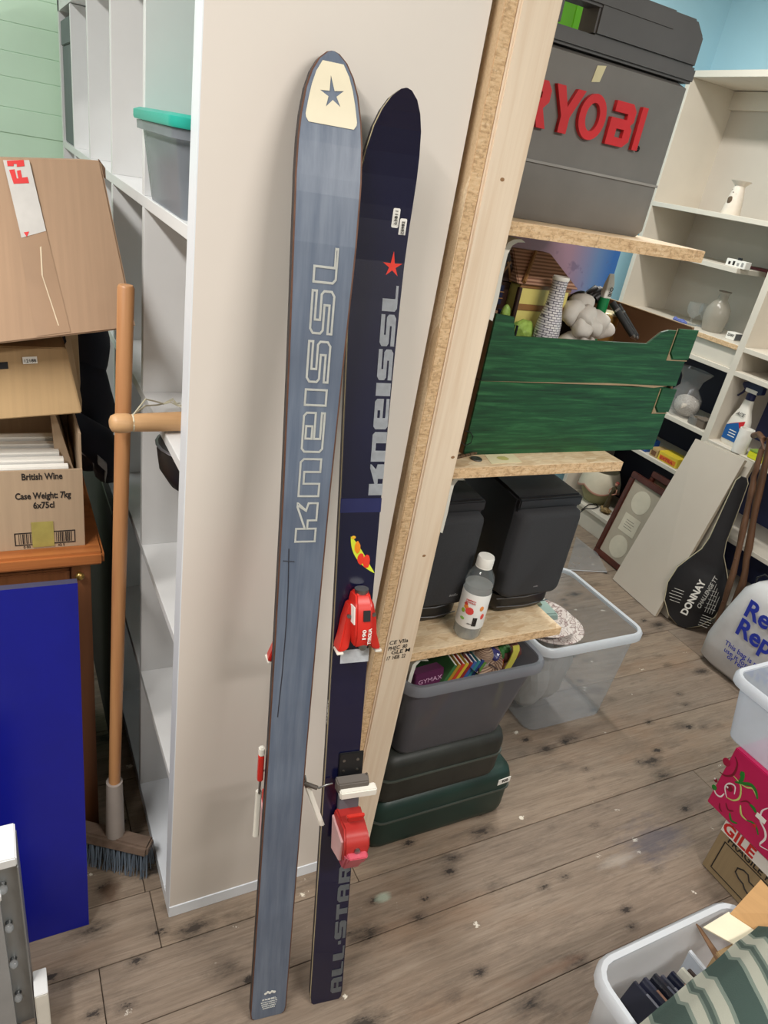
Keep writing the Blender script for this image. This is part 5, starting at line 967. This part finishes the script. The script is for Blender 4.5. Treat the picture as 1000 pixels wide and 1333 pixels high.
for yy in (.10, .345): B(Mf).lathe([(0, .0012), (.058, .0012), (.058, .002), (0, .0022)], (Wf/2, yy, 0), 30, True, 1.0, 1.0).obj('oval_mount', pm('cream_mount', (212, 202, 182), .8), fp)
B(Mf).box(Wf/2-.055, .175, .0012, Wf/2+.055, .268, .002).obj('plate', pm('cream_mount', (212, 202, 182), .8), fp)
for k in range(4): B(Mf).box(Wf/2-.03, .20+.013*k, .0021, Wf/2+.03-.008*(k % 2), .203+.013*k, .0024).obj('caption_line', pm('grey_caption', (140, 132, 120), .8), fp)
A0b = V((2.70, 2.25, .002)); Mg = FR(A0b, A1-A0, A2-A0); fb_ = thing('picture_frame', 'plain dark mahogany frame behind the oval-mount picture', 'picture', M=Mg)
for a in ((.03, 0, Wf, .03), (.03, Hf, Wf, Hf+.03), (.03, .03, .055, Hf), (Wf-.03, .03, Wf, Hf)): B(Mg).box(a[0], a[1], -.022, a[2], a[3], -.002).obj('frame_rail', mah, fb_, bevel=.003)
B(Mg).box(.055, .03, -.02, Wf-.03, Hf, -.016).obj('backing', card_dark, fb_)
# two leaning laminate panels
def lean(label, b0, b1, t0, t1, th, mat):
    t = thing('laminate_panel', label, 'panel', b0, 'leaning laminate panels'); n = (V(b1)-V(b0)).cross(V(t0)-V(b0)).normalized(); n = n if n.x > 0 else -n
    B().prism([V(b0), V(b1), V(t1), V(t0)], n*th).obj('panel_core', pm('panel_edge', (196, 182, 160), .6), t, bevel=.001, seg=1); B().prism([V(b0)-n*.0008, V(b1)-n*.0008, V(t1)-n*.0008, V(t0)-n*.0008], n*.0007).obj('laminate_face', mat, t); return t
lam = pm('beige_laminate', (206, 194, 180), .45, var=.03, scale=4)
T0, T1 = onx(906, 571, 2.70), onx(970, 599, 2.69)
lean('beige laminate panel leaning in front against the shelving upright', (2.552, 2.03, .002), (2.522, 1.718, .002), T0, T1, .016, lam)
lean('second laminate panel leaning behind the front one', (2.600, 2.00, .002), (2.575, 1.690, .002), T0+V((.035, -.02, -.002)), onx(982, 602, 2.722), .016, offwhite)
# racket in cover
Mr = FR((2.596, 1.626, .004), (.62, -.78, 0), (.11, .05, .70)); rc = thing('racket_cover', 'black racket in zipped cover with white lettering', 'racket', M=Mr)
def rprof(t): return [(.0, .02), (.03, .068), (.09, .108), (.17, .122), (.25, .108), (.31, .075), (.36, .046), (.42, .034), (.60, .028), (.68, .024), (.70, .012)]
R_ = rprof(0); lf = [(-w_, y) for y, w_ in R_]; rt = [(w_, y) for y, w_ in R_][::-1]
vin = pm('black_vinyl', (26, 25, 28), .5, var=.25, scale=14, bump=.1)
B(Mr).loft([[(-w_, y, -.012), (w_, y, -.012), (w_, y, .006), (w_*.9, y, .014), (-w_*.9, y, .014), (-w_, y, .006)] for y, w_ in R_]).obj('cover', vin, rc, smooth=40)
B(Mr).tube([(x, y, .007) for x, y in lf], .0022, 6).obj('piping', pm('cream_piping', (200, 190, 160), .5), rc, smooth=60); B(Mr).tube([(x, y, .007) for x, y in rt], .0022, 6).obj('piping', pm('cream_piping', (200, 190, 160), .5), rc, smooth=60)
text('DONNAY', Mr @ FR((.0, .055, .0150), (.12, 1, 0), (-1, .12, 0)), .040, paper, rc, bold=.035, width=.175); text('CHALLENGE TT', Mr @ FR((.040, .105, .0150), (.12, 1, 0), (-1, .12, 0)), .024, pm('grey_white_print', (190, 188, 182), .5), rc, bold=.02, width=.16, shear=.3)
for k in range(5):
    B(Mr).box(.058+.0, .035+.012*k, .0142, .105-.004*abs(k-2), .0365+.012*k, .0149).obj('printed_line', paper, rc); B(Mr).box(-.10+.006*abs(k-2), .10+.014*k, .0142, -.045, .1015+.014*k, .0149).obj('printed_line', paper, rc)
for k in range(4): B(Mr).box(.062+.010*k, .10-.0, .0142, .0632+.010*k, .235-.016*k, .0149).obj('printed_line', paper, rc)
for k in range(5): B(Mr).box(.055, .12+.02*k, .0142, .100-.006*k, .1212+.02*k, .0149).obj('printed_line', paper, rc)
# sticks
def stick(label, pts, r, knob):
    pts = [V(p) for p in pts]; t = thing('walking_stick', label, 'stick', pts[0], 'rustic walking sticks'); P = []
    for i in range(len(pts)-1):
        for k in range(5): P.append(pts[i].lerp(pts[i+1], k/5)+V((random.uniform(-.002, .002), random.uniform(-.002, .002), 0)))
    P.append(pts[-1]); wd = wood('rustic_stick', (104, 72, 50), (74, 50, 34), 2, .6, .5); B().tube(P, [r*(1+.12*math.sin(i*1.7)) for i in range(len(P))], 10).obj('shaft', wd, t, smooth=60)
    B().tube([pts[0], pts[0].lerp(pts[1], .06)], r*1.15, 10).obj('ferrule', pm('worn_rubber', (70, 56, 48), .8), t, smooth=60)
    for i in range(3): B().blob(P[3+i*3]+V((-.008, 0, 0)), .006, .2, 60, 2).obj('knot', pm('stick_knot', (92, 60, 42), .6), t)
    if knob: B().tube(knob, r*.95, 10).obj('crook', wd, t, smooth=60)
a = onz(926, 838, 0)+V((0, 0, .001))
stick('crooked rustic stick crossing the racket cover', (a, onx(955, 745, 2.625), onx(975, 655, 2.635), onx(984, 612, 2.64)), .0125, [onx(984, 612, 2.64), onx(992, 585, 2.645), onx(994, 572, 2.66), onx(988, 565, 2.69), onx(981, 567, 2.72)])
stick('straight rustic stick behind the carrier bag', ((2.705, 1.505, .001), onx(967, 760, 2.70), onx(980, 680, 2.69), onx(1004, 570, 2.68)), .0145, None)
# carrier bag
bgx = thing('carrier_bag', 'full white carrier bag printed in blue, Reuse Repeat', 'bag', (2.5, 1.2, 0)); bagm = pm('bag_film_white', (206, 204, 204), .35, var=.1, scale=10, bump=.4)
def bagloop(z, x0, x1, y0, y1, am): 
    lp = rrect(x0, y0, x1, y1, .06, z, 6); return [p+V((am*noise.noise(p*14), am*noise.noise(p*14+V((5, 5, 5))), 0)) for p in lp]
B().loft([bagloop(.001, 2.50, 2.72, 1.05, 1.42, .004), bagloop(.03, 2.47, 2.74, 1.02, 1.445, .02), bagloop(.12, 2.455, 2.74, 1.01, 1.44, .02), bagloop(.25, 2.45, 2.73, 1.02, 1.42, .006), bagloop(.38, 2.45, 2.71, 1.03, 1.385, .006), bagloop(.43, 2.47, 2.68, 1.05, 1.35, .02), bagloop(.455, 2.50, 2.64, 1.08, 1.32, .03)], True, True).obj('bag_body', bagm, bgx, smooth=70)
bl2 = pm('bag_blue_print', (34, 52, 160), .4)
for s_, x_, y_ in (('Reuse', 967, 799), ('Repeat', 956, 822)): text(s_, FR(onx(x_, y_, 2.443), (0, -1, 0), (0, 0, 1)), .100, bl2, bgx, bold=.025)
for s_, x_, y_ in (('This bag is made from 100%', 943, 838), ('use it for as long as you can', 942, 847), ('or recycle it.', 946, 856)): text(s_, FR(onx(x_, y_, 2.435), (0, -1, 0), (-.05, 0, 1)), .030, bl2, bgx, bold=.012)
B().tube([onx(984, 762, 2.50), onx(986, 752, 2.49), onx(996, 748, 2.50), onx(1006, 755, 2.52)], .004, 6).obj('handle', blackm, bgx, smooth=60)
B().blob((2.58, 1.2, .462), (.06, .10, .02), .5, 30, 3).obj('contents', blackm, bgx)
cs = thing('white_card', 'white card sheet behind the rustic sticks', 'card', (2.72, 1.45, .1))
B().hexa([(2.755, 1.36, .02), (2.745, 1.56, .02), (2.748, 1.56, .02), (2.758, 1.36, .02), (2.762, 1.36, .20), (2.752, 1.56, .20), (2.755, 1.56, .20), (2.765, 1.36, .20)]).obj('card_sheet', paper, cs); B().tube([onx(956, 780, 2.74), onx(960, 778, 2.73), onx(963, 784, 2.74)], .003, 6).obj('wire_clip', blackm, cs)
# cling film sheet on the floor
a, b, c, d = [onz(x, y, .004) for x, y in ((738, 742), (790, 745), (778, 722), (750, 700))]
cf = thing('plastic_sheet', 'glossy clear plastic sheet lying on the floorboards', 'plastic sheet', a)
bmf = B(); N = 10; gr = [[bmf.v(a.lerp(b, i/N).lerp(d.lerp(c, i/N), j/N)+V((0, 0, .006+.003*noise.noise(V((i*.5, j*.5, 0)))))) for j in range(N+1)] for i in range(N+1)]
for i in range(N):
    for j in range(N): bmf.face([gr[i][j], gr[i+1][j], gr[i+1][j+1], gr[i][j+1]])
bmf.obj('film', bagp, cf, smooth=80); B().tube([a+V((0, 0, .002)), b+V((0, 0, .002))], .002, 6).obj('film_edge', rimp, cf)

# ================================================================== lower right stack
fr_ = thing('fragile_carton', 'brown FRAGILE carton at the foot of the stack under the pink box', 'carton', (1.8, .5, 0)); fx = 1.655
B().box(fx, .20, .001, 2.02, .683, .198).obj('carton_body', cardboard('grey_brown_card', (150, 130, 98), 1), fr_, bevel=.002)
for a in ((.660, .02, .657, .125), (.657, .02, .30, .0225), (.657, .1225, .30, .125)): B().box(fx-.0012, a[2], a[1], fx-.0004, a[0], a[3]).obj('printed_frame', ink, fr_)
text('FRAGILE HANDLE', FR((fx-.0016, .655, .131), (0, -1, 0), (0, 0, 1)), .030, ink, fr_, bold=.01)
B().box(fx-.0022, .500, .146, fx-.0012, .683, .194).obj('tape_label', paper, fr_); text('FRAGILE', FR((fx-.0030, .762, .152), (0, -1, 0), (0, 0, 1)), .048, rd, fr_, bold=.04, ext=.0003, width=.155) if False else text('GILE', FR((fx-.0030, .682, .152), (0, -1, 0), (0, 0, 1)), .046, rd, fr_, bold=.03, width=.10)
hp = [(.585, .100), (.60, .09), (.60, .075), (.585, .066), (.57, .064), (.56, .055), (.545, .05), (.53, .04), (.51, .03)]
B().tube([(fx-.0006, y, z) for y, z in hp], .0022, 6).obj('hand_symbol', ink, fr_); B().tube([(fx-.0006, y, z) for y, z in ((.585, .100), (.57, .10), (.56, .085), (.545, .085), (.53, .07), (.54, .062))], .002, 6).obj('hand_symbol', ink, fr_)
B().tube([(fx-.0006, .475+.012*math.cos(t), .165+.014*math.sin(t)) for t in [i*.6 for i in range(14)]], .0012, 5).obj('scribble', ink, fr_); B().blob((fx, .43, .10), (.002, .02, .016), .2, 40, 2).obj('hand_hole', blackm, fr_)
pkb = thing('pink_box', 'bright pink box printed with green swirls and cherries', 'box', (1.8, .5, .2)); px_ = 1.635
B().box(px_, .22, .199, 1.98, .742, .402).obj('box_body', pm('magenta_card', (190, 20, 84), .4), pkb, bevel=.002)
def on_pink(x, y): return onx(x, y, px_-.0008)
def smoothp(P, n=5):
    out = []
    for i in range(len(P)-1):
        p0, p1, p2, p3 = P[max(i-1, 0)], P[i], P[i+1], P[min(i+2, len(P)-1)]
        for k in range(n):
            t = k/n; out.append(.5*((2*p1)+(p2-p0)*t+(2*p0-5*p1+4*p2-p3)*t*t+(3*p1-p0-3*p2+p3)*t**3))
    return out+[P[-1]]
def swirl(pts, r, m_, nm='swirl'):
    P = smoothp([on_pink(*p) for p in pts]); n_ = len(P)
    bq = B(); bq.tube(P, [r*.9*(.35+.65*math.sin(math.pi*(i+.5)/n_)) for i in range(n_)], 6)
    for v in bq.bm.verts: v.co.x = px_-.0006+(v.co.x-px_+.0006)*.12
    bq.obj(nm, m_, pkb, smooth=60)
gn = pm('swirl_green', (30, 120, 40), .4); lg = pm('swirl_lime', (196, 206, 120), .4); wh = pm('swirl_white', (236, 226, 226), .4); cr = pm('swirl_crimson', (120, 14, 40), .4)
swirl([(957, 985), (960, 995), (955, 1008), (945, 1010), (937, 1005)], .0035, cr); swirl([(955, 1010), (964, 1022), (963, 1038), (955, 1042), (946, 1038)], .003, lg); swirl([(946, 1038), (944, 1025), (950, 1020), (957, 1024), (956, 1034)], .003, wh); swirl([(928, 1022), (932, 1033), (938, 1037), (943, 1033)], .003, wh)
swirl([(957, 1018), (968, 1020), (978, 1022), (984, 1030), (986, 1040)], .006, gn); swirl([(962, 1019), (972, 1025), (980, 1027), (985, 1038)], .0025, lg); swirl([(964, 1010), (967, 1006), (966, 1014), (962, 1018)], .007, gn)
swirl([(964, 1044), (972, 1043), (978, 1048), (984, 1056)], .003, cr); swirl([(976, 1047), (981, 1052), (984, 1058)], .006, gn); swirl([(964, 1048), (965, 1060), (972, 1068)], .0035, lg); swirl([(972, 1068), (980, 1071), (985, 1078), (987, 1087)], .0035, gn); swirl([(950, 1058), (952, 1068), (960, 1072)], .004, gn); swirl([(945, 1045), (948, 1054), (955, 1056)], .003, cr); swirl([(937, 1045), (937, 1052), (940, 1057)], .0025, cr)
swirl([(1000, 1052), (992, 1056), (990, 1068), (996, 1082), (996, 1092), (989, 1100), (1000, 1107)], .0035, wh)
for x, y, r, m_ in ((950, 1026, .010, cr), (948, 1025, .005, wh), (932, 1016, .006, cr), (931, 1014, .003, wh), (982, 1075, .0055, pm('cherry_red', (200, 20, 40), .3)), (930, 1025, .008, gn), (946, 992, .012, pm('deep_magenta', (160, 14, 60), .4))): p = on_pink(x, y); B().blob(p, (.0008, r, r), 0, 1, 2).obj('printed_dot', m_, pkb)
p = on_pink(991, 1065); B().box(p.x-.0014, p.y-.014, p.z-.007, p.x-.0008, p.y+.014, p.z+.007).obj('price_sticker', paper, pkb)
tub('storage_tub', 'milky open tub topping the stack with the pink box', (1.645, .30, 1.95, .785), (1.61, .27, 1.985, .815), .4025, .60, milky, .035, .016, 'open plastic tubs')
t = thing('pink_cloth', 'folded pale pink and blue cloth inside the stacked tub', 'cloth', (1.75, .6, .41)); B().blob((1.76, .60, .435), (.08, .10, .022), .3, 25, 3).obj('pink_fold', pm('pale_pink', (226, 150, 170), .9), t); B().blob((1.78, .50, .445), (.09, .08, .03), .3, 25, 3, 4).obj('blue_fold', pm('pale_blue_cloth', (160, 190, 224), .9), t)
# tub of discs on the floor
tub('storage_tub', 'milky open tub of disc cases under the striped cloth', (.965, .06, 1.30, .435), (.935, .03, 1.335, .455), 0.001, .30, plastic('white_tub_plastic', (244, 246, 250), .8, .45), .04, .018, 'open plastic tubs')
for i in range(7):
    c_ = ((28, 30, 44), (36, 38, 54), (24, 26, 36), (60, 62, 74), (30, 34, 52), (206, 204, 190), (70, 60, 56))[i]
    p = onz(822+i*9.5, 1290-i*1.5, .17); Mc = cased((1.005+i*.022, .352-.004*i, .175+.006*(i % 3)), None, 0.12, 0, .42)
    t = thing('disc_case', '%s plastic disc case leaning in the floor tub' % ('black', 'charcoal', 'jet black scuffed', 'grey', 'navy', 'cream', 'brown')[i], 'disc case', (1.0+i*.023, .345, .02), 'disc cases in the floor tub')
    B(Mc).box(-.005, -.072, -.062, .005, .07, .08).obj('case_shell', pm('case_%d' % i, c_, .25), t, bevel=.001, seg=1); B(Mc).box(-.0045, -.0728, -.06, .0045, -.0722, .078).obj('spine', pm('spine_%d' % i, ((70, 74, 90), (180, 170, 60), (90, 90, 96), (120, 120, 130), (60, 70, 96), (226, 222, 206), (96, 80, 70))[i], .4), t); B(Mc).box(-.0042, -.05, .0802, .0042, .04, .0808).obj('case_insert', pm('insert_%d' % (i % 3), ((120, 120, 130), (150, 110, 90), (80, 84, 100))[i % 3], .4), t)
t = thing('wood_slat', 'pale pink wooden slat beside the disc cases', 'slat', (.99, .38, .1)); Mc = cased((1.045, .398, .155), None, .12, 0, .5); B(Mc).box(-.004, -.01, -.12, .004, .018, .09).obj('slat_body', wood('pink_wood', (206, 164, 136), (186, 140, 114), 2), t, bevel=.001); B(Mc).box(-.0045, -.0105, .0902, .0045, .0185, .093).obj('slat_end', pm('slat_end', (170, 126, 100), .8), t)
t = thing('clear_divider', 'pale plastic divider panel across the floor tub', 'panel', (1.2, .3, .02)); B().hexa([(1.165, .10, .012), (1.168, .10, .012), (1.168, .41, .012), (1.165, .41, .012), (1.195, .10, .24), (1.198, .10, .24), (1.198, .43, .24), (1.195, .43, .24)]).obj('divider_panel', milky, t); B().box(1.193, .10, .2405, 1.200, .43, .246).obj('divider_edge', rimp, t)
bx2 = thing('open_carton', 'small open tan carton with cream lid standing in the floor tub', 'carton', (1.27, .3, .02))
B().box(1.215, .13, .012, 1.285, .395, .285).obj('carton_body', card2, bx2, bevel=.002)
B().prism([onz(915, 1208, .29), onz(978, 1243, .30), onz(990, 1215, .31), onz(948, 1188, .30)], (0, 0, .003)).obj('cream_lid', pm('cream_card', (226, 216, 190), .8), bx2)
B().prism([onz(950, 1190, .302), onz(990, 1216, .312), onz(1030, 1190, .37), onz(990, 1146, .36)], (0, 0, .003)).obj('flap', cardboard('tan_flap', (196, 152, 102)), bx2); B().prism([onz(905, 1202, .287), onz(912, 1208, .290), onz(940, 1248, .28), onz(932, 1250, .27)], (0, 0, .003)).obj('flap', card_dark, bx2)
# striped cloth
stp = NT('striped_cloth'); sx_ = stp.n('ShaderNodeSeparateXYZ'); stp.l(stp.coord('Object', (1, 1, 1), (0, 0, .83)), sx_.inputs[0])
fr2 = stp.math('FRACT', stp.math('MULTIPLY', sx_.outputs[0], 10.5)); crp = stp.n('ShaderNodeValToRGB'); crp.color_ramp.interpolation = 'CONSTANT'
ST_ = [(0, (62, 80, 74)), (.22, (122, 134, 124)), (.28, (176, 176, 162)), (.44, (112, 124, 114)), (.48, (74, 88, 82)), (.54, (112, 124, 114)), (.58, (176, 176, 162)), (.76, (122, 134, 124)), (.82, (62, 80, 74))]
e = crp.color_ramp.elements
while len(e) < len(ST_): e.new(.5)
for k, (p_, c_) in enumerate(ST_): e[k].position = p_; e[k].color = (*lin(c_), 1)
stp.l(fr2, crp.inputs[0]); stp.col(crp.outputs[0]); stp.b.inputs['Roughness'].default_value = .95; wv = stp.noise(stp.coord('Object'), 400, 2); stp.bump(wv, .3)
cl = thing('striped_cloth', 'green and cream striped cloth heaped over the floor tub', 'cloth', (1.0, .1, .3))
bmc = B(); NX, NY = 40, 26; G = []
for i in range(NX+1):
    x = .70+.62*i/NX; rowv = []
    for j in range(NY+1):
        t_ = j/NY; yf = .325+.05*(x-.8)/.4; y = yf-.42*t_; zt = .345+.17*math.sin(min(1, t_*1.9)*math.pi/2)+.012*noise.noise(V((x*9, y*7, 0)))
        if t_ < .04: zt -= .02
        rowv.append(bmc.v((x, y+.004*noise.noise(V((x*8, j*.2, 3))), zt)))
    G.append(rowv)
for i in range(NX):
    for j in range(NY): bmc.face([G[i][j], G[i+1][j], G[i+1][j+1], G[i][j+1]])
bmesh.ops.solidify(bmc.bm, geom=list(bmc.bm.faces), thickness=.004)
bmc.obj('cloth_top', stp.m, cl, smooth=80)
B().blob((1.0, .08, .37), (.22, .16, .065), .15, 10, 3).obj('cloth_bundle', stp.m, cl, smooth=80)

bk = thing('shadow_board', 'added black sheet standing in for shade between cabinet and bookcase', 'board', (.2, 1.9, 0))  # added dark sheet, stands in for the shade in the gap beside the broom
B().box(.196, 1.50, .001, .208, 2.60, .80).obj('shadow_sheet', blackm, bk, bevel=.001, seg=1); B().box(.1955, 1.499, .8005, .2085, 2.601, .81).obj('shadow_trim', black, bk)
